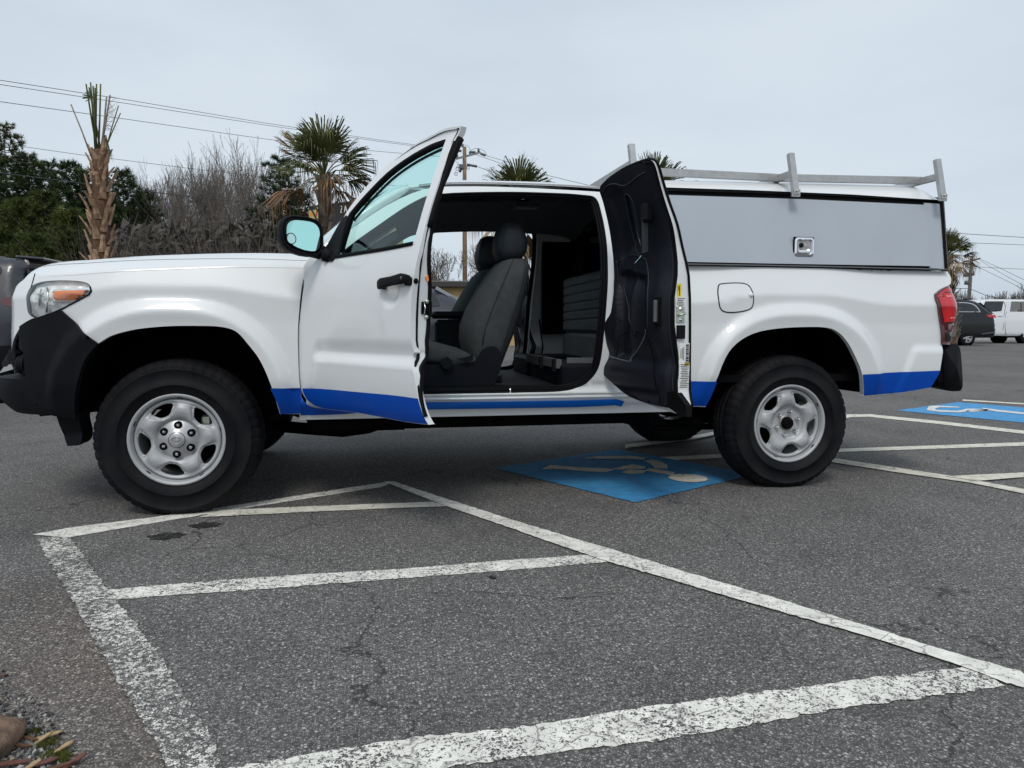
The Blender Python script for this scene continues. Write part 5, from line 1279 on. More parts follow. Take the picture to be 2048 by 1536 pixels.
for (cu, cv, a, L2, w2, k) in ((95, 1472, .5, .030, .006, 0), (85, 1478, .9, .022, .005, 0), (128, 1494, 1.0, .024, .006, 0), (150, 1522, .9, .026, .008, 1), (85, 1526, .2, .03, .008, 1), (62, 1478, 2.6, .022, .006, 2), (15, 1528, .4, .045, .008, 1), (66, 1530, 1.3, .022, .007, 0), (45, 1492, 2.9, .02, .005, 2), (130, 1530, .1, .022, .005, 1), (3, 1352, .1, .012, .005, 1), (110, 1536, .6, .03, .006, 2)):
    c = Uz(cu, cv, .008); M_ = Matrix.Rotation(a, 3, 'Z') @ Matrix.Rotation(rnd.uniform(-.25, .25), 3, 'Y')
    pts = [(-L2, 0, 0), (-L2*.5, -w2*.8, 0), (L2*.6, -w2, 0), (L2, 0, 0), (L2*.5, w2, 0), (-L2*.6, w2*.7, 0)]
    vs = [M_ @ Vector(p)+c for p in pts]+[M_ @ Vector((p[0], p[1], .003))+c for p in pts]
    b.add(vs, [(5, 4, 3, 2, 1, 0), (6, 7, 8, 9, 10, 11)]+[(i, (i+1) % 6, (i+1) % 6+6, i+6) for i in range(6)], chips[k])
tagp(b.build('wood_chips'), 'tan and reddish wood chips lying on the moss and gravel at lower left', 'wood chips', kind='stuff')
b = MB(); st = pm('kerb_stone', (.24, .155, .105), .9, noise=(22, .5, (.10, .065, .045)), bump=(45, 1.))
c = Uz(-30, 1500, 0); n = 10
def stone(u, v):
    a = 2*math.pi*u; ph = math.pi*(v-.5); r = 1+.08*math.sin(3*a+1)+.06*math.sin(5*ph+2*a)
    X = math.copysign(abs(math.cos(a))**.6, math.cos(a)); Y = math.copysign(abs(math.sin(a))**.6, math.sin(a)); cp = abs(math.cos(ph))**.5
    return Vector((c.x-.060+.115*X*cp*r, c.y-.02+.11*Y*cp*r, .012+.050*math.copysign(abs(math.sin(ph))**.7, math.sin(ph))*r))
b.grid(stone, 32, 16, st, closeu=True)
tagp(b.build('edging_stone'), 'rough tan edging stone at the lower left beside the gravel', 'stone')
# ================================================================ VEGETATION
def ground_at(u, D): p = at(u, 649, D); return Vector((p.x, p.y, 0))
def height_at(v, D): return CAM.z+(649-v)/F*D
def tree_empty(name, pos, label, cat, group=None, rz=0, s=1.):
    e = empty(name, pos, rz); tagp(e, label, cat, group)
    if s != 1: e.scale = (s, s, s)
    return e
barkm = pm('pine_bark', (.10, .075, .055), .9, noise=(8, .4))
greybark = pm('grey_bark', (.155, .135, .12), .9, noise=(6, .35))
twigm = pm('twig', (.17, .14, .125), .9, noise=(3, .3)); twigd = pm('brush_twig', (.105, .095, .082), .9, noise=(2, .45))
def leafmat(name, c1, c2, sc_=.8):
    return pm(name, c1, .6, spec=.2, noise=(sc_, .5, c2))
pinem = [leafmat('pine_needles_dark', (.070, .100, .036), (.022, .038, .017)), leafmat('pine_needles_light', (.105, .125, .034), (.040, .058, .018)), leafmat('cedar_leaves', (.045, .068, .032), (.018, .030, .018))]
def pine_mesh(h, rad, seed, crown0=.10, nb=150, mat=None, tuft=.40):
    rn = random.Random(seed); tb = MB(); cb = MB()
    tb.tube([(rn.uniform(-.05, .05), 0, h*i/8) for i in range(9)], [.16*(1-i/8.5) for i in range(9)], barkm, 7)
    for k in range(nb):
        t = crown0+(1-crown0)*(k/nb)**.72; z = h*t; a = k*2.4+rn.uniform(-.5, .5)
        L_ = rad*((1-t)**.62)*rn.uniform(.55, 1.15)+.34; up_ = .25+.8*t*t
        tip = Vector((math.cos(a)*L_, math.sin(a)*L_, L_*rn.uniform(-.05, .25)*up_*1.6)); o_ = Vector((0, 0, z))
        tb.tube([o_, o_+tip*.5+Vector((0, 0, -.03*L_)), o_+tip], [.035, .022, .010], barkm, 3, False)
        nt_ = max(3, int(L_/.21))
        for j in range(nt_):
            f = (j+.6)/nt_; f = .18+.82*f; c = o_+tip*f+Vector((rn.uniform(-.16, .16), rn.uniform(-.16, .16), rn.uniform(-.10, .16)))*min(1, L_)
            dirv = (tip.normalized()*.7+Vector((rn.uniform(-.6, .6), rn.uniform(-.6, .6), rn.uniform(.1, .9)))).normalized(); s_ = tuft*rn.uniform(.6, 1.15)
            for q in range(20):
                d = (dirv+Vector((rn.gauss(0, .6), rn.gauss(0, .6), rn.gauss(0, .5)))).normalized(); w_ = d.orthogonal().normalized(); w_ = (Matrix.Rotation(rn.uniform(0, 6.28), 3, d) @ w_)*s_*.075
                cb.add([c-w_, c+w_, c+d*s_], [(0, 1, 2)], mat)
    return tb, cb
def make_pine(name, u, D, vtop, rad, seed, mat, label, cat='pine tree', group=None, **kw):
    g = ground_at(u, D); h = height_at(vtop, D); e = tree_empty(name, g, label, cat, group); tb, cb = pine_mesh(h, rad, seed, mat=mat, **kw); tb.build('trunk', e); cb.build('crown', e); return e
PG = 'pines along the left edge of the lot'
pines = [(-25, 46, 272, 3.6, 0, 'tallest dark pine at the far left edge of the tree line'), (28, 52, 262, 3.9, 1, 'tall dark green pine with pointed top, second from the left edge'), (72, 47, 322, 3.1, 0, 'dark pine between the tall leftmost pines and the stripped palm'),
         (112, 52, 336, 3.0, 0, 'narrower dark pine just left of the stripped palm trunk'), (152, 48, 336, 3.0, 0, 'dark pine right behind the stripped palm trunk'), (45, 40, 415, 2.6, 1, 'low yellowish green pine in front of the tall left pines'), (105, 41, 395, 2.4, 1, 'bushy olive green pine left of the stripped palm, in front of the taller ones'),
         (150, 40, 430, 2.0, 1, 'short olive pine close beside the stripped palm trunk'), (5, 38, 470, 2.2, 1, 'lowest olive pine above the dark car roof at the left'), (258, 50, 352, 2.6, 0, 'dark round topped pine just right of the stripped palm'), (300, 52, 392, 2.2, 0, 'small dark pine standing among the first bare trees'), (190, 50, 352, 2.7, 0, 'dark pine hidden behind the stripped palm crown'), (230, 44, 415, 1.7, 0, 'low dark pine at the right foot of the stripped palm'), (75, 37, 480, 2.0, 1, 'low olive pine above the spoiler of the dark car')]
for i, (u, D, v, r, mk_, lab) in enumerate(pines): make_pine('pine_tree', u, D, v, r, 10+i, pinem[mk_], lab, group=PG)
make_pine('cedar_tree', 566, 44, 326, 3.1, 60, pinem[2], 'dark green cedar left of the full palm, above the door mirror', 'cedar tree', nb=120, tuft=.36, crown0=.1)
make_pine('cedar_tree', 605, 45, 392, 2.6, 61, pinem[2], 'lower cedar between the tall cedar and the mural wall', 'cedar tree', nb=100, tuft=.34, crown0=.1)
def bare_mesh(h, seed, spread=.5, mat=greybark, depth=6, rmin=.011, multi=1):
    rn = random.Random(seed); b = MB()
    def grow(p, d, L_, r, lv):
        n = 3; pts = [p]; q = p.copy(); dd = d.copy()
        for i in range(n):
            dd = (dd+Vector((rn.gauss(0, .10), rn.gauss(0, .10), .05))).normalized(); q = q+dd*L_/n; pts.append(q.copy())
        r1 = max(rmin, r*.62); b.tube(pts, [max(rmin, r+(r1-r)*i/n) for i in range(n+1)], mat, 5 if r > .05 else 3, False, False)
        if lv <= 0: return
        k = rn.choice((2, 3, 3)) if lv > 1 else rn.choice((2, 3))
        for j in range(k):
            ax = Vector((rn.gauss(0, 1), rn.gauss(0, 1), rn.gauss(0, .4))).normalized(); an = rn.uniform(.25, .75)*(spread/.5)*(.5 if j == 0 else 1)
            nd = (Matrix.Rotation(an, 3, ax) @ dd); nd = (nd+Vector((0, 0, .18))).normalized(); st = pts[-1] if j < 2 else pts[-2]
            grow(st, nd, L_*rn.uniform(.66, .88), r1*rn.uniform(.75, 1), lv-1)
        if lv >= 2:
            for j in range(3):
                ax = Vector((rn.gauss(0, 1), rn.gauss(0, 1), 0)).normalized(); grow(pts[rn.choice((1, 2))], (Matrix.Rotation(rn.uniform(.5, .9), 3, ax) @ dd), L_*.45, r1*.45, max(0, lv-3))
    for m_ in range(multi):
        d0 = Vector((rn.gauss(0, .12), rn.gauss(0, .12), 1)).normalized(); grow(Vector((rn.uniform(-.2, .2)*(multi > 1), 0, 0)), d0, h*.27, h*.012/(multi**.4), depth)
    top = max(v[2] for v in b.v); s_ = h/top; b.v = [(v[0]*s_*.95, v[1]*s_*.95, v[2]*s_) for v in b.v]
    return b
def make_bare(u, D, vtop, seed, label, group, v0=None, **kw):
    g = ground_at(u, D); h = height_at(vtop, D); e = tree_empty('bare_tree', g, label, 'bare tree', group); bare_mesh(h, seed, **kw).build('branches', e); return e
BG = 'leafless trees at the back of the lot'
for i, (u, D, v, sp, lab) in enumerate([(322, 60, 352, .32, 'thin bare tree just right of the small dark pine'), (345, 58, 326, .30, 'slender bare tree, leftmost of the tall pale ones'), (372, 56, 335, .34, 'bare tree between the slender pale one and the broad ones'), (398, 57, 322, .36, 'bare tree left of the broad bare tree'), (432, 58, 312, .36, 'tall bare tree at the left side of the broadest one'),
        (470, 48, 281, .50, 'broadest and tallest bare tree, left of the cedar'), (505, 55, 330, .42, 'bare tree between the broadest one and the cedar'), (535, 56, 352, .42, 'low bare tree at the left foot of the cedar'), (445, 46, 385, .5, 'short bare tree in front of the tall ones, above the bonnet'), (385, 48, 400, .5, 'short spreading bare tree above the middle of the bonnet'), (415, 61, 318, .4, 'faint pale bare tree farther back left of the broadest one'), (358, 62, 338, .36, 'faint pale bare tree farther back at the left of the bare group'), (490, 61, 300, .45, 'faint bare tree farther back touching the right side of the broadest one'), (455, 60, 300, .42, 'faint bare tree farther back touching the left side of the broadest one')]):
    make_bare(u, D, v, 100+i, lab, BG, spread=sp, rmin=.010)
rb_ = random.Random(44)
for i in range(13):
    u = 235+i*24+rb_.uniform(-8, 8); make_bare(u, rb_.uniform(52, 64), lerp_tab([(230, 392), (300, 372), (350, 345), (420, 330), (470, 305), (540, 350)], u)+rb_.uniform(-8, 14), 300+i, 'one of the thin grey bare trees massed behind the brush', 'thin bare trees massed behind the brush', spread=.42, rmin=.009)
for i, (u, D, v, lab) in enumerate([(905, 48, 487, 'bare tree seen through the cab, left of the utility pole'), (880, 52, 512, 'smaller bare tree seen through the cab beside the door edge'), (965, 50, 470, 'bare tree seen through the cab, right of the utility pole'), (1000, 52, 500, 'bare tree seen through the cab behind the headrests')]):
    make_bare(u, D, v, 130+i, lab, 'leafless trees seen through the cab', spread=.6, depth=6)
for i, (u, D, v, lab) in enumerate([(2035, 85, 562, 'large bare tree at the right edge above the white pickup'), (2005, 92, 578, 'bare tree above the rear of the white pickup'), (1982, 98, 584, 'bare tree between the far pole and the white pickup'), (1958, 105, 590, 'low bare tree right of the far utility pole'), (1928, 105, 592, 'low bare tree left of the far utility pole'), (2070, 88, 566, 'bare tree cut by the right edge of the picture')]):
    make_bare(u, D, v, 150+i, lab, 'leafless trees on the right horizon', spread=.6, depth=5, rmin=.02)
# dense brush in front of the wood
rn = random.Random(5); b = MB()
for _ in range(2800):
    u = rn.uniform(170, 640); D = rn.uniform(38, 46); g = ground_at(u, D); hh = rn.uniform(3.6, 6.9)*(1.0 if u < 540 else .82)*(1-.22*math.exp(-((u-330)/60)**2)); dx, dy = rn.gauss(0, .35), rn.gauss(0, .35)
    pts = [g, g+Vector((dx*hh*.4, dy*hh*.4, hh*.5)), g+Vector((dx*hh+rn.gauss(0, .3), dy*hh, hh))]; b.tube(pts, [.020, .014, .006], rn.choice((twigd, twigd, twigm)), 3, False, False)
for _ in range(9000):
    u = rn.uniform(165, 645); D = rn.uniform(41, 50); g = ground_at(u, D); z = (2.5+rn.random()**1.5*4.1)*(1 if u < 540 else .85); s_ = rn.uniform(.12, .30)
    c = g+Vector((0, 0, z)); b.add([c+Vector((rn.gauss(0, s_), rn.gauss(0, s_), rn.gauss(0, s_))) for _k in range(3)], [(0, 1, 2)], MAT['brush_twig'])
tagp(b.build('brush'), 'dense brown leafless brush at the foot of the trees behind the bonnet', 'brush', kind='stuff')
# far wood behind everything
b = MB(); wm = pm('far_wood', (.11, .10, .085), .9, noise=(.3, .5))
for _ in range(5000):
    u = rn.uniform(1700, 2300); D = rn.uniform(110, 130); g = ground_at(u, D); h = rn.uniform(2.5, 5.5)*(1+.25*math.sin(u*.05)); a = rn.gauss(0, .12)
    b.tube([g, g+Vector((a*h, 0, h))], [.06, .02], wm, 3, False, False)
tagp(b.build('far_trees'), 'distant line of bare woodland low on the right horizon', 'woodland', kind='stuff')
# ---- palms
palmg = [leafmat('palm_green', (.125, .130, .042), (.045, .055, .020), 3), leafmat('palm_olive', (.11, .12, .040), (.05, .06, .02), 3)]
palmd = [leafmat('palm_dead', (.26, .15, .075), (.12, .07, .035), 3), leafmat('palm_tan', (.42, .32, .20), (.22, .15, .09), 3)]
bootm = pm('palm_boot', (.56, .38, .25), .85, noise=(11, .4, (.26, .15, .09))); bootg = pm('palm_boot_grey', (.26, .22, .18), .85, noise=(9, .45, (.12, .09, .07))); fibre = pm('palm_fibre', (.13, .075, .045), .95, noise=(20, .5))
def frond(b, rn, base, d, pet, bl, mat, stem, droop=.25, nl=26, spread=1.25, width=.03):
    d = d.normalized(); side = d.cross(Vector((0, 0, 1)))
    side = side.normalized() if side.length > .05 else Vector((1, 0, 0)).cross(d).normalized(); nrm = side.cross(d)
    e_ = base+d*pet+Vector((0, 0, -droop*pet*.35)); b.tube([base, base+d*pet*.55, e_], [.014, .011, .008], stem, 4, False)
    for k in range(nl):
        f = (k/(nl-1)-.5)*2; a = f*spread; dd = (d*math.cos(a)+side*math.sin(a)+nrm*(-.22*abs(f)+rn.gauss(0, .05))).normalized(); L_ = bl*(1-.35*f*f)*rn.uniform(.85, 1.08)
        w_ = (nrm*.35+side*math.cos(a)-d*math.sin(a)).normalized()*width/2
        p1 = e_+dd*L_*.45; p2 = e_+dd*L_*.8+Vector((0, 0, -droop*L_*.25)); p3 = e_+dd*L_*(1-.25*droop)+Vector((0, 0, -droop*L_*rn.uniform(.4, 1.1)))
        b.add([e_-w_*.3, e_+w_*.3, p1+w_, p2+w_*.7, p3, p2-w_*.7, p1-w_], [(0, 1, 2, 6), (6, 2, 3, 5), (5, 3, 4)], mat)
def palm(u0, D, u1, vtop, label, seed, rr_=.15, nf=24, pet=.55, bl=.62, boots=True, dead=.35, grey=False, vis=None, bmat=None, lean=0, upmin=-.5, hang=6, z0=1.2, crown=True):
    rn = random.Random(seed); g = ground_at(u0, D); top = at(u1, vtop, D*1.0); h = top.z; e = tree_empty('palm_tree', g, label, 'palm tree', 'palms around the parking lot'); off_ = top-g; off_.z = 0
    bm_ = bmat or (bootg if grey else bootm); b = MB(); ax = lambda t: Vector((off_.x*t**1.5, off_.y*t**1.5, h*t))
    b.tube([ax(i/12) for i in range(13)], [rr_*.80*(1.05-.15*i/12) for i in range(13)], fibre if boots else bm_, 12)
    b.build('trunk', e)
    if boots:
        b = MB(); k = 0; z = .2
        while z < h-.05:
            t = z/h; a = k*2.39996+rn.uniform(-.15, .15); tap = 1 if t < .82 else .75; c = ax(t); o_ = Vector((math.cos(a), math.sin(a), 0)); sd_ = Vector((-math.sin(a), math.cos(a), 0)); L_ = rn.uniform(.22, .40)*tap; out = rn.uniform(.04, .17)*tap; w0, w1 = .075*tap*rn.uniform(.8, 1.1), .032*tap; a += rn.uniform(-.2, .2)
            p0 = c+o_*rr_*.72*tap; p1 = c+o_*(rr_*.95*tap+out*.35)+Vector((0, 0, L_*.55)); p2 = c+o_*(rr_*tap+out)+Vector((0, 0, L_))
            vs = []
            for p, w_, th_ in ((p0, w0, .03), (p1, w0*.62, .026), (p2, w1*rn.uniform(.8, 1.3), .018)):
                vs += [p-sd_*w_, p+o_*th_, p+sd_*w_, p-o_*th_*.6]
            b.add(vs, [(i*4+j, i*4+(j+1) % 4, (i+1)*4+(j+1) % 4, (i+1)*4+j) for i in range(2) for j in range(4)]+[(8, 9, 10, 11)], bm_); z += .045 if t < .82 else .035; k += 1
        b.build('old_leaf_bases', e)
    if crown:
        b = MB(); T0 = ax(1)
        for k in range(nf):
            t = k/nf; el_ = math.pi/2*(1-t*1.16)*.97; a = k*2.39996+rn.uniform(-.3, .3); el_ += rn.uniform(-.14, .14); d = Vector((math.cos(a)*math.cos(el_), math.sin(a)*math.cos(el_), math.sin(el_)))
            isd = t > 1-dead; mt = rn.choice(palmd) if isd else palmg[0 if rn.random() < .7 else 1]
            frond(b, rn, T0+Vector((0, 0, -.05*t)), d, pet*rn.uniform(.8, 1.15), bl*rn.uniform(.85, 1.1), mt, palmd[1] if isd else palmg[1], droop=.15+.80*t+(.15 if isd else 0), spread=1.25 if not isd else rn.uniform(.6, 1.1), nl=26 if not isd else rn.randint(12, 22))
        if seed == 21:
            for (fu, fv) in ((548, 262), (566, 250), (556, 285), (735, 345), (742, 360)):
                d = (at(fu, fv, 14+rn.uniform(-.3, .3))-e.location-T0); L3 = d.length; frond(b, rn, T0, d, L3*.62, L3*.42, palmd[0], palmd[1], droop=.15, spread=.55, nl=16)
        for k in range(hang):
            a = rn.uniform(0, 6.28); d = Vector((math.cos(a)*.55, math.sin(a)*.55, -.8)); frond(b, rn, T0+Vector((0, 0, -.15)), d, pet*.6, bl*.8, rn.choice(palmd), palmd[1], droop=.6, spread=.7)
        b.build('crown', e)
    return e, ax, h
e, ax, h = palm(203, 13, 200, 302, 'palm with a shaggy tan trunk and a stripped top of bare stalks, at left', 1, rr_=.185, crown=False)
b = MB(); rn = random.Random(9); T0 = ax(1)
def stub(u, v, r=.012, u0=200, v0=300, m_=None):
    v0 += 22
    p = at(u, v, 13+rn.uniform(-.12, .12)); q = at(u0+rn.uniform(-6, 6), v0, 13); b.tube([q, q.lerp(p, .5)+Vector((rn.uniform(-.01, .01), 0, 0)), p], [r*1.5, r*1.1, r], m_ or palmg[1], 5)
for u, v in ((172, 168), (181, 165), (190, 176), (193, 168), (201, 168), (186, 172), (178, 175)): stub(u, v, .014, 197, 285)
for u, v in ((213, 193), (220, 190)): stub(u, v, .014, 203, 285, bootg)
for u, v in ((237, 211), (241, 226)): stub(u, v, .009, 212, 280)
stub(142, 209, .011, 188, 296, bootg)
for k in range(16):
    c = at(186, 196, 13); a = R(200-k*9.5); p = c+rt*math.cos(a)*.17+up*math.sin(a)*.13+fw*rn.uniform(-.05, .05); w_ = up*.007; b.add([c-w_, c+w_, p+w_*1.3, p-w_*1.3], [(0, 1, 2, 3)], palmg[0])
for k in range(30):
    t = rn.random(); c = at(206+12*t, 262-70*t, 13); p = at(228+rn.uniform(0, 18), 195+rn.uniform(0, 80), 13+rn.uniform(-.2, .2)); w_ = up*.005; b.add([c-w_, c+w_, p], [(0, 1, 2)], rn.choice((palmg[0], palmg[1], palmd[0])))
for k in range(26):
    c = at(209+rn.uniform(-2, 3), 270, 13); m1 = at(214+rn.uniform(-3, 5), 298, 13+rn.uniform(-.1, .1)); p = at(215+rn.uniform(-4, 16), 322+rn.uniform(-6, 10), 13+rn.uniform(-.1, .1)); w_ = rt*.006; b.add([c-w_, c+w_, m1+w_, m1-w_, p], [(0, 1, 2, 3), (3, 2, 4)], rn.choice((palmg[1], palmd[1])))
b2 = b.v; b.v = [tuple(Vector(v)-e.location) for v in b.v]; b.build('cut_stalks', e)
palm(655, 14, 648, 352, 'full palm with green fan leaves and brown hanging ones, behind the door mirror', 21, rr_=.17, nf=27, pet=.58, bl=.80, dead=.20, grey=True, hang=0)
palm(955, 15, 1038, 420, 'palm behind the cab roof with dead leaves hanging beside the utility pole', 22, rr_=.11, nf=34, pet=.55, bl=.80, dead=.22, grey=True, hang=12, boots=False, bmat=bootg)
palm(1300, 17, 1303, 410, 'palm whose leaf tips show above the ladder rack and rear half door', 23, rr_=.15, nf=26, pet=.60, bl=.85, dead=.15, grey=True, hang=2)
palm(1908, 27, 1893, 515, 'palm half hidden behind the rear end of the camper shell', 24, rr_=.16, nf=44, pet=.55, bl=.72, dead=.40, grey=True, hang=10)
#PART6
# ================================================================ POLES AND WIRES
polem = pm('pole_wood', (.23, .16, .10), .9, noise=(3, .4), bump=(20, .3)); polg = pm('pole_grey', (.13, .12, .11), .9, noise=(3, .3)); insm = pm('insulator', (.10, .11, .12), .4); wirem = pm('wire', (.05, .05, .055), .6); galv = pm('galvanised', (.32, .33, .34), .5, metal=.5)
D1 = 45
g = ground_at(930, D1); pole = tagp(empty('utility_pole', g), 'brown wooden utility pole with crossarm behind the cab, its top above the roof', 'utility pole')
lp = lambda u, v, dd=0: at(u, v, D1+dd)-g
b = MB(); b.tube([Vector((0, 0, 0)), lp(929, 294)], [.165, .115], polem, 12); b.build('pole', pole)
b = MB(); b.bar(lp(913, 317.5, -.6), lp(960, 305, 1.2), .10, .13, galv); b.build('crossarm', pole)
for (u, v) in ((925, 291), (957, 301), (914.5, 313)): b = MB(); b.tube([lp(u, v+3), lp(u, v-3)], .07, insm, 8); b.build('insulator', pole)
for (a, c) in (((912, 301), (923, 302)), ((939, 304), (951, 304.5)), ((903, 315), (910, 316)), ((961, 307), (971, 311)), ((934, 329), (954, 333)), ((938, 305), (942, 306))): b = MB(); b.tube([lp(*a), lp(*c)], .075, insm, 8); b.build('insulator', pole)
b = MB()
for a in (((911, 298), (917, 290), (925, 289), (935, 291), (942, 301)), ((942, 301), (950, 297), (957, 297), (968, 301), (974, 311)), ((911, 301), (915, 312), (912, 318)), ((909, 320), (917, 328), (924, 332))): b.tube([lp(*p) for p in a], .012, wirem, 4, False)
b.build('jumper_wire', pole)
b = MB()
for (u, v) in ((918, 331), (914.5, 337), (912, 347), (936, 335)): b.tube([lp(u-2, v-3), lp(u+2.5, v-2), lp(u+2, v+4), lp(u-2.5, v+3), lp(u-2, v-3)], .022, insm, 4, False)
b.box(lp(924, 334), (.35, .3, .3), insm, bev=.05); b.tube([lp(919, 344), lp(926, 332)], .09, insm, 6); b.build('equipment', pole)
def wire(pts, r, label, grp='overhead wires'):
    b = MB(); P_ = [at(*p) for p in pts]; o_ = P_[0].copy(); q = []
    for i in range(len(P_)-1):
        for k in range(6): q.append(P_[i].lerp(P_[i+1], k/6))
    q.append(P_[-1]); b.tube(q, r, wirem, 4, False); o = b.build('power_line'); tagp(o, label, 'overhead wire', grp)
wire([(-60, 151, 24), (250, 199, 31), (530, 246, 38), (760, 280, 42), (912, 301, D1)], .011, 'uppermost overhead wire running from the left edge to the utility pole')
wire([(-60, 160, 24.5), (250, 206.5, 31.5), (530, 250, 38.5), (760, 283, 42.5), (912, 303, D1+.3)], .011, 'second overhead wire, just below the uppermost one')
wire([(-60, 195, 24), (250, 238, 31), (530, 278, 38), (760, 303, 42), (904, 315, D1)], .011, 'third overhead wire, crossing behind both left palms')
wire([(-60, 278, 30), (150, 308, 33), (340, 332, 37), (560, 358, 41), (920, 378, D1)], .010, 'thin overhead wire just above the pine tops')
wire([(-60, 338, 26), (220, 374, 31), (420, 398, 36), (640, 417, 40), (900, 430, 44)], .018, 'lowest dark cable crossing in front of the woods')
wire([(971, 311, D1), (1030, 328, 43), (1100, 352, 41), (1300, 400, 38)], .012, 'wire leaving the pole crossarm to the right behind the palm')
wire([(951, 309, D1), (1005, 328, 43), (1090, 360, 41), (1300, 415, 38)], .012, 'wire below the crossarm leaving to the right')
wire([(954, 333, D1), (990, 346, 43.5), (1060, 372, 42), (1200, 420, 40)], .014, 'heavy wire dropping right from below the crossarm')
wire([(928, 425, D1), (900, 442, 42), (858, 474, 38), (780, 520, 34)], .02, 'slack cable seen through the cab left of the pole')
wire([(1780, 454, 55), (1935, 468, 60), (2100, 478, 66)], .022, 'upper wire over the right side of the lot')
wire([(1780, 472, 55), (1950, 486, 60), (2100, 492, 66)], .018, 'lower wire over the right side of the lot')
D2 = 80; g2 = ground_at(1934, D2); pole2 = tagp(empty('utility_pole', g2), 'distant grey utility pole with transformers at the right, beside the palm', 'utility pole')
lp2 = lambda u, v, dd=0: at(u, v, D2+dd)-g2
b = MB(); b.tube([Vector((0, 0, 0)), lp2(1944, 512)], [.22, .15], polg, 8); b.build('pole', pole2)
b = MB(); b.bar(lp2(1944, 521), lp2(1960, 517), .2, .18, polg); b.bar(lp2(1942, 530), lp2(1954, 533), .15, .15, polg); b.build('crossarm', pole2)
b = MB(); b.tube([lp2(1932, 546), lp2(1932, 553)], .3, insm, 10); b.tube([lp2(1944, 543), lp2(1944, 551)], .25, insm, 10); b.tube([lp2(1934, 562), lp2(1933, 569)], .25, insm, 10); b.build('transformer', pole2)
for i, (pts, lab) in enumerate([([(1962, 519, D2), (2010, 541, 72), (2100, 585, 60)], 'uppermost wire sloping right from the distant pole'), ([(1960, 521, D2), (2005, 548, 72), (2100, 600, 60)], 'second wire sloping right from the distant pole'), ([(1956, 534, D2), (2010, 560, 72), (2100, 606, 62)], 'third wire sloping right from the distant pole'), ([(1941, 578, D2), (1975, 592, 76), (2010, 600, 72)], 'black cable sagging from the distant pole towards the white pickup'), ([(1880, 577, 84), (1938, 577, D2)], 'black cable reaching the distant pole from the left'), ([(1954, 534, D2), (2100, 541, 80)], 'level wire right of the distant pole')]):
    wire(pts, .03 if 'black' in lab else .02, lab, 'wires at the distant pole')
# ================================================================ BUILDINGS
tan = pm('tan_wall', (.50, .36, .18), .85, noise=(1.5, .2)); bfas = pm('dark_fascia', (.045, .04, .04), .6)
DB = 32
bl0, br0 = at(800, 567, DB), at(1130, 580, DB); bd = Vector((br0.x-bl0.x, br0.y-bl0.y, 0)); bw = bd.length; bd.normalize()
bldg = tagp(empty('tan_building', (bl0.x, bl0.y, 0), math.atan2(bd.y, bd.x)), 'low tan building with dark fascia seen through the cab beyond the grey car', 'building')
H = 2.55; b = MB(); b.box((bw/2, 4, H/2), (bw, 8, H), tan); b.build('wall', bldg)
b = MB(); b.box((bw/2, 3.95, H+.12), (bw+.5, 8.6, .26), bfas, bev=.03); b.box((bw/2, 4, H+.26), (bw+.3, 8.3, .04), pm('flat_roof', (.3, .3, .3), .8)); b.build('roof', bldg)
b = MB(); b.box((1.35, -.03, 1.55), (2.1, .08, 1.2), bfas); b.box((1.35, -.075, 1.55), (1.9, .02, 1.0), dglass); b.build('window', bldg)
DM = 22
m0, m1 = at(617.5, 414, DM), at(760, 396, DM); md = Vector((m1.x-m0.x, m1.y-m0.y, 0)); mw_ = md.length; md.normalize()
sg_ = tagp(empty('painted_building', (m0.x, m0.y, 0), math.atan2(md.y, md.x)), 'building with yellow painted wall and black lettered sign behind the full palm', 'building')
HM = m0.z; b = MB(); ylw = pm('yellow_mural', (.60, .40, .13), .8, noise=(1.6, .5, (.45, .42, .16))); blkw = pm('black_sign_panel', (.025, .025, .032), .6, noise=(6, .3)); nav = pm('navy_panel', (.02, .025, .07), .6)
k = (m1.z-HM)/mw_; n = Vector
b.add([(0, 0, 0), (mw_, 0, 0), (mw_, 0, HM+k*mw_), (0, 0, HM), (0, 5, 0), (mw_, 5, 0), (mw_, 5, HM+k*mw_), (0, 5, HM)], [(0, 1, 2, 3), (5, 4, 7, 6), (4, 0, 3, 7), (1, 5, 6, 2), (3, 2, 6, 7)], ylw); b.build('wall', sg_)
def mp_(u, v, d=-.03):
    p = at(u, v, DM)-m0; return (p.x*md.x+p.y*md.y, d, HM+p.z)
b = MB(); b.add([mp_(618, 415), mp_(629, 413.2), mp_(629.5, 419), mp_(618, 420)][::-1], [(0, 1, 2, 3)], nav); b.build('navy_sign', sg_)
b = MB(); b.add([mp_(650, 470), mp_(770, 470), mp_(770, 396.5), mp_(650, 410)], [(0, 1, 2, 3)], blkw); b.bar(mp_(617, 414.3, -.02), mp_(770, 396, -.02), .06, .05, bfas); b.build('black_sign', sg_)
b = MB()
for a, c in (((681.5, 413), (685.5, 413)), ((685.5, 413), (681.5, 425.5)), ((681.5, 425.5), (685.5, 425.5)), ((689, 425), (691.5, 412)), ((691.5, 412), (694.5, 425)), ((690, 420), (693.5, 420))): b.bar(mp_(*a, -.05), mp_(*c, -.05), .02, .026, sticker, (0, 1, 0))
b.build('sign_letters', sg_)
b = MB(); rm_, om_, gm_ = pm('mural_red', (.35, .05, .04), .8), pm('mural_orange', (.62, .26, .05), .8), pm('mural_green', (.30, .34, .12), .8)
b.add([mp_(619, 440, -.032), mp_(648, 440, -.032), mp_(648, 412.5, -.032), mp_(630.5, 413.5, -.032), mp_(630.5, 420.5, -.032), mp_(619, 421.5, -.032)], [tuple(range(6))], ylw)
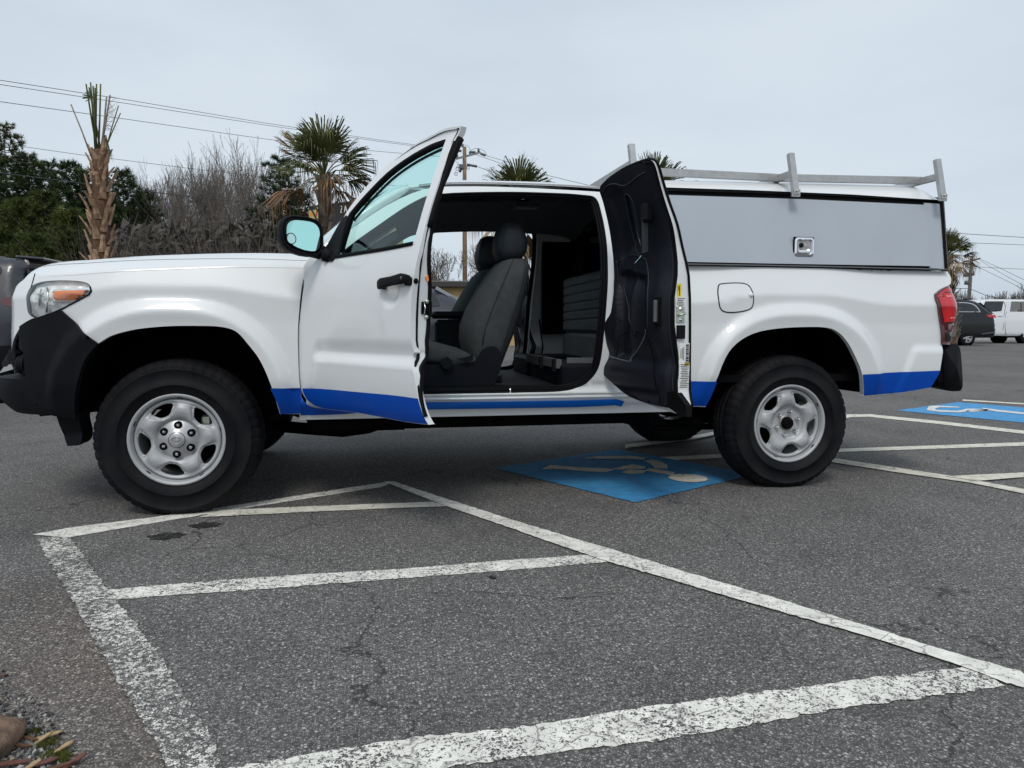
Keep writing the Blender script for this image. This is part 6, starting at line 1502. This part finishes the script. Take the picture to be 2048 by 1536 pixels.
for pts, m_ in (([(632.5, 423), (636, 424), (634, 432), (632, 432)], rm_), ([(637, 430), (640, 424), (641, 427), (636, 434)], rm_), ([(620, 426), (624, 424), (627, 428), (625, 433), (620, 432)], om_), ([(638, 413), (641, 413), (642, 420), (638, 419)], om_), ([(633, 413.5), (636, 414), (636, 419), (633, 418)], gm_), ([(637, 436), (643, 430), (644, 440), (638, 440)], om_)):
    b.add([mp_(*p, -.035) for p in pts], [tuple(range(len(pts)-1, -1, -1))], m_)
b.build('mural_picture', sg_)
# ================================================================ OTHER VEHICLES
def car_Y(hw, tum, zb, ztop):
    return lambda z: hw-tum*max(0, (z-zb)/(ztop-zb))**1.2-(.03*max(0, (.55-z)/.3))
def car(name, yplane, body, windows, wheels, paint, label, cat, hw=.92, tum=.24, zb=1.0, lights=(), extras=(), zoff=0., rimr=.6, trimc=None):
    """outline traced in the near side plane y=yplane; both sides, skinned across"""
    q = [Uy(p[0], p[1], yplane) for p in body]; bp = curve([(a.x, a.z)+tuple(p[2:3]) for a, p in zip(q, body)], True, 3)
    cx_ = (min(p[0] for p in bp)+max(p[0] for p in bp))/2; zt = max(p[1] for p in bp); YY = car_Y(hw, tum, zb, zt); yc_ = yplane+hw
    root = tagp(empty(name, (cx_, yc_, 0)), label, cat)
    rd = .10; dp_ = dens([p[:2] for p in bp], .03)
    def inner(x, z):
        d = min((x-a)**2+(z-c)**2 for a, c in dp_)**.5
        return rd*(1-math.sqrt(max(0, 1-(1-min(d, rd)/rd)**2)))*.8
    pts, fs = cdt([[p[:2] for p in bp]], .08); loop = dens([p[:2] for p in bp], .08)
    b = MB(); vs = []; cache = [(x, z, YY(z)-inner(x, z)) for x, z in pts]
    for sgn in (-1, 1):
        base = [(x-cx_, sgn*y, z) for x, z, y in cache]; ff = []
        for f in fs:
            a_ = (pts[f[1]][0]-pts[f[0]][0])*(pts[f[2]][1]-pts[f[0]][1])-(pts[f[1]][1]-pts[f[0]][1])*(pts[f[2]][0]-pts[f[0]][0])
            ff.append(f if (a_ > 0) == (sgn < 0) else tuple(reversed(f)))
        b.add(base, ff, paint, True)
    n = len(loop); vs = []
    for x, z in loop:
        y = YY(z)-rd*.8
        for t in (-1, -.6, -.2, .2, .6, 1): vs.append((x-cx_, y*t, z+.02*(1-t*t)*(z > zb)))
    b.add(vs, [(i*6+j, ((i+1) % n)*6+j, ((i+1) % n)*6+j+1, i*6+j+1) for i in range(n) for j in range(5)], paint, True)
    b.build('body', root)
    def patch(pts_, mat, nm, d=.006, sides=(-1, 1)):
        qq = [Uy(p[0], p[1], yplane+(tum*max(0, (Uy(p[0], p[1], yplane).z-zb)/(zt-zb)))) for p in pts_]; pl = curve([(a.x, a.z)+tuple(p[2:3]) for a, p in zip(qq, pts_)], True, 3)
        b = MB(); P2, f2 = cdt([[p[:2] for p in pl]], .1)
        for sgn in sides:
            b.add([(x-cx_, sgn*(YY(z)-inner(x, z)+d), z) for x, z in P2], [f if ((P2[f[1]][0]-P2[f[0]][0])*(P2[f[2]][1]-P2[f[0]][1])-(P2[f[1]][1]-P2[f[0]][1])*(P2[f[2]][0]-P2[f[0]][0]) > 0) == (sgn < 0) else tuple(reversed(f)) for f in f2], mat, True)
        b.build(nm, root)
    for wn in windows: patch(wn[0], wn[1] if len(wn) > 1 else dglass, wn[2] if len(wn) > 2 else 'window', *(wn[3:]))
    for (u, v, r, rm) in wheels:
        c = Uy(u, v, yplane+.1); 
        for sgn in (-1, 1):
            wl = MB().build('wheel', root); wl.location = (c.x-cx_, sgn*(hw-.11), r)
            b = MB(); b.lathe([(r*.62, -.10), (r*.9, -.11), (r, -.06), (r, .10), (r*.6, .11)], rubber, 32); b.lathe([(r*1.14, -.06), (r*1.14, .2), (0, .2)], dark, 24); b.build('tyre', wl)
            b = MB(); b.lathe([(r*.66, -.105), (r*.62, -.085), (r*.58, -.02)], steel, 32); b.lathe([(0, -.02), (r*.6, -.02)], dark, 24); b.lathe([(0, -.085), (r*.13, -.08), (r*.15, -.05)], steel, 12)
            for k_ in range(5 if rm else 6):
                a = 2*math.pi*k_/(5 if rm else 6)+.3; c0_, c1_ = Vector((r*.1*math.cos(a), -.07, r*.1*math.sin(a))), Vector((r*.62*math.cos(a), -.075, r*.62*math.sin(a))); b.bar(c0_, c1_, r*.17, .03, steel, (0, 1, 0))
            b.build('rim', wl)
            if sgn > 0: wl.rotation_euler = (0, 0, math.pi)
    return root, cx_, yc_
gpaint = pm('grey_car_paint', (.026, .029, .038), .35, coat=.5, metal=.1); jpaint = pm('black_car_paint', (.005, .0055, .007), .25, spec=.3, coat=.4); wpaint = pm('white_car_paint', (.72, .74, .76), .3, coat=.8)
silver = pm('silver_trim', (.55, .56, .57), .25, metal=.9)
# dark SUV behind the bonnet (rear at the right)
y_ = 5.6
body = [(-900, 640, 1), (-880, 590), (-780, 570), (-640, 562), (-520, 525), (-380, 508), (-200, 505), (-60, 508), (10, 513), (34, 516, 1), (38, 524, 1), (28, 545), (38, 600), (40, 640), (35, 700), (20, 745, 1), (-60, 765), (-500, 770), (-850, 760), (-895, 720)]
root, cx_, yc_ = car('parked_suv', y_, body, [([(-560, 562, 1), (-480, 528), (-300, 516), (-60, 520, 1), (-90, 560, 1)],), ([(-75, 560, 1), (-45, 521, 1), (-10, 524), (5, 540), (-5, 556, 1)],), ([(2, 600, 1), (10, 596), (30, 593, 1), (31, 613, 1), (10, 611)], darkred, 'tail_light'), ([(-900, 700, 1), (-400, 712, 1), (36, 690, 1), (20, 745, 1), (-60, 766, 1), (-880, 760, 1)], blackp, 'sill')], [(-10, 712, .36, 1), (-640, 712, .36, 1)], gpaint, 'dark grey SUV with a rear spoiler parked behind the pickup bonnet at the far left', 'SUV', hw=.92, tum=.22)
xr = Uy(36, 560, y_+.1).x-cx_
b = MB(); b.box((xr+.02, 0, 1.50), (.05, 1.25, .26), dglass, Matrix.Rotation(R(-14), 3, 'Y'), bev=.02); b.build('rear_window', root)
b = MB(); b.box((xr+.06, 0, 1.685), (.30, 1.30, .035), gpaint, Matrix.Rotation(R(4), 3, 'Y'), bev=.015); b.box((xr+.20, 0, 1.672), (.02, .5, .02), redl); b.build('spoiler', root)
b = MB(); b.box((xr+.03, .0, 1.12), (.05, 1.5, .08), darkred, bev=.02); b.box((xr+.0, 0, .62), (.1, 1.6, .32), blackp, bev=.04); b.build('rear_bumper', root)
b = MB(); b.lathe([(0, .05), (.03, .045), (.06, .0)], gpaint, 12, 'z', (xr-.5, 0, 1.70)); b.build('antenna', root)
# grey saloon seen through the cab
y_ = 5.2
body = [(360, 690, 1), (370, 655), (470, 635), (590, 622), (680, 588), (760, 574), (830, 570), (862, 573), (890, 582), (925, 602), (950, 618), (964, 624, 1), (968, 645), (962, 700), (950, 740, 1), (400, 745, 1), (366, 730)]
root, cx_, yc_ = car('parked_saloon', y_, body, [([(610, 624, 1), (690, 592), (760, 581), (845, 579), (870, 590), (880, 612, 1)],), ([(950, 640, 1), (963, 640, 1), (963, 650, 1), (945, 648)], darkred, 'tail_light')], [(880, 718, .34, 1), (470, 720, .34, 1)], gpaint, 'dark grey fastback car seen through the open cab in front of the tan building', 'car', hw=.93, tum=.30, zb=.98)
b = MB(); hz = lambda u, v: Uy(u, v, y_+.25)
pa, pb = hz(872, 577), hz(950, 620)
gg = pm('sky_glass', (.35, .42, .44), .08, metal=.6)
b.add([(pa.x-cx_, -.62, pa.z+.03), (pa.x-cx_, .62, pa.z+.03), (pb.x-cx_, .62, pb.z+.03), (pb.x-cx_, -.62, pb.z+.03)], [(0, 1, 2, 3)], gg); b.build('rear_window', root)
b = MB(); b.bar((pa.x-cx_, -.66, pa.z+.01), (pb.x-cx_, -.66, pb.z+.01), .03, .04, silver); b.build('roof_rail', root)
# black SUV at right
y_ = Uy(1932, 693, 0).y*0+25.6
def z8(pts): return [(1860+p[0]*.1432, 500+p[1]*.1432)+tuple(p[2:3]) for p in pts]
body = z8([(-1500, 1000, 1), (-1480, 900), (-1100, 860), (-800, 720), (-500, 690), (300, 690), (560, 693), (700, 720), (800, 800), (885, 890), (915, 920, 1), (922, 1050), (925, 1170, 1), (905, 1215, 1), (700, 1225), (-1300, 1230, 1), (-1490, 1180)])
root, cx_, yc_ = car('parked_suv', y_, body, [(z8([(-900, 860, 1), (-740, 742), (300, 728), (560, 738), (655, 790), (705, 868, 1)]), silver, 'window_surround', .004), (z8([(-880, 852, 1), (-730, 752), (300, 740), (550, 750), (640, 798), (685, 858, 1)]), dglass, 'window', .012), (z8([(780, 905, 1), (905, 905, 1), (918, 930), (915, 950, 1), (820, 938)]), redl, 'tail_light', .012), (z8([(720, 1165, 1), (915, 1140, 1), (915, 1155, 1), (720, 1180, 1)]), trim2, 'bumper_line', .012)],
    [(1932.3, 675.4, .40, 0), (1932.3-170, 675.4, .40, 0)], jpaint, 'black SUV with silver window trim and red tail lamp parked at the right edge', 'SUV', hw=.95, tum=.20, zb=1.05)
b = MB(); pa, pb = Uy(*z8([(715, 735)])[0], y_+.2), Uy(*z8([(893, 893)])[0], y_+.2); b.bar((pa.x-cx_+.05, 0, pa.z+.0), (pb.x-cx_+.05, 0, pb.z), 1.35, .06, gg, (0, 1, 0)) if 0 else b.add([(pa.x-cx_+.05, -.68, pa.z), (pb.x-cx_+.07, -.68, pb.z), (pb.x-cx_+.07, .68, pb.z), (pa.x-cx_+.05, .68, pa.z)], [(0, 1, 2, 3)], gg); b.build('rear_window', root)
b = MB(); q = Uy(*z8([(540, 685)])[0], y_+.9); b.box((q.x-cx_, 0, q.z), (.35, .3, .08), jpaint, bev=.03); b.build('roof_antenna', root)
# white pickup at right edge
y_ = 29.0
body = z8([(300, 960, 1), (330, 900), (560, 860), (760, 720), (800, 695), (1000, 688), (1300, 690), (1500, 700), (1620, 720, 1), (1640, 870, 1), (2500, 880, 1), (2510, 1150, 1), (1500, 1200), (860, 1195), (320, 1200, 1)])
root, cx_, yc_ = car('parked_pickup', y_, body, [(z8([(745, 790), (775, 716, 1), (1025, 716, 1), (1000, 835), (985, 855, 1), (800, 866, 1)]),), (z8([(1135, 718, 1), (1560, 724, 1), (1560, 862, 1), (1112, 860, 1)]), pm('grey_window', (.16, .16, .15), .12), 'window'), (z8([(1262, 735, 1), (1272, 735, 1), (1272, 860, 1), (1262, 860, 1)]), dark, 'window_divider', .012), (z8([(935, 918, 1), (1010, 924, 1), (1010, 934, 1), (935, 928, 1)]), silver, 'door_handle', .02)],
    [(2051, 676.5, .42, 0), (1900, 676.5, .42, 0)], wpaint, 'white crew cab pickup behind the black SUV at the right edge', 'pickup truck', hw=.98, tum=.16, zb=1.2)
def gapline(pts_, nm):
    b = MB(); q = [Uy(p[0], p[1], y_-.01) for p in z8(pts_)]; b.tube([(p.x-cx_, -.985+.12*max(0, p.z-1.2), p.z) for p in q], .012, trim2, 4); b.build(nm, root)
gapline([(1060, 715), (1080, 780), (1045, 900), (1030, 1050), (1020, 1120)], 'door_gap'); gapline([(1090, 860), (1065, 900), (1050, 1050), (1060, 1180)], 'door_gap')
b = MB(); q = Uy(*z8([(1180, 1205)])[0], y_); b.box((q.x-cx_-1.2, 0, .42), (3.2, 1.7, .2), dark); b.build('chassis', root)
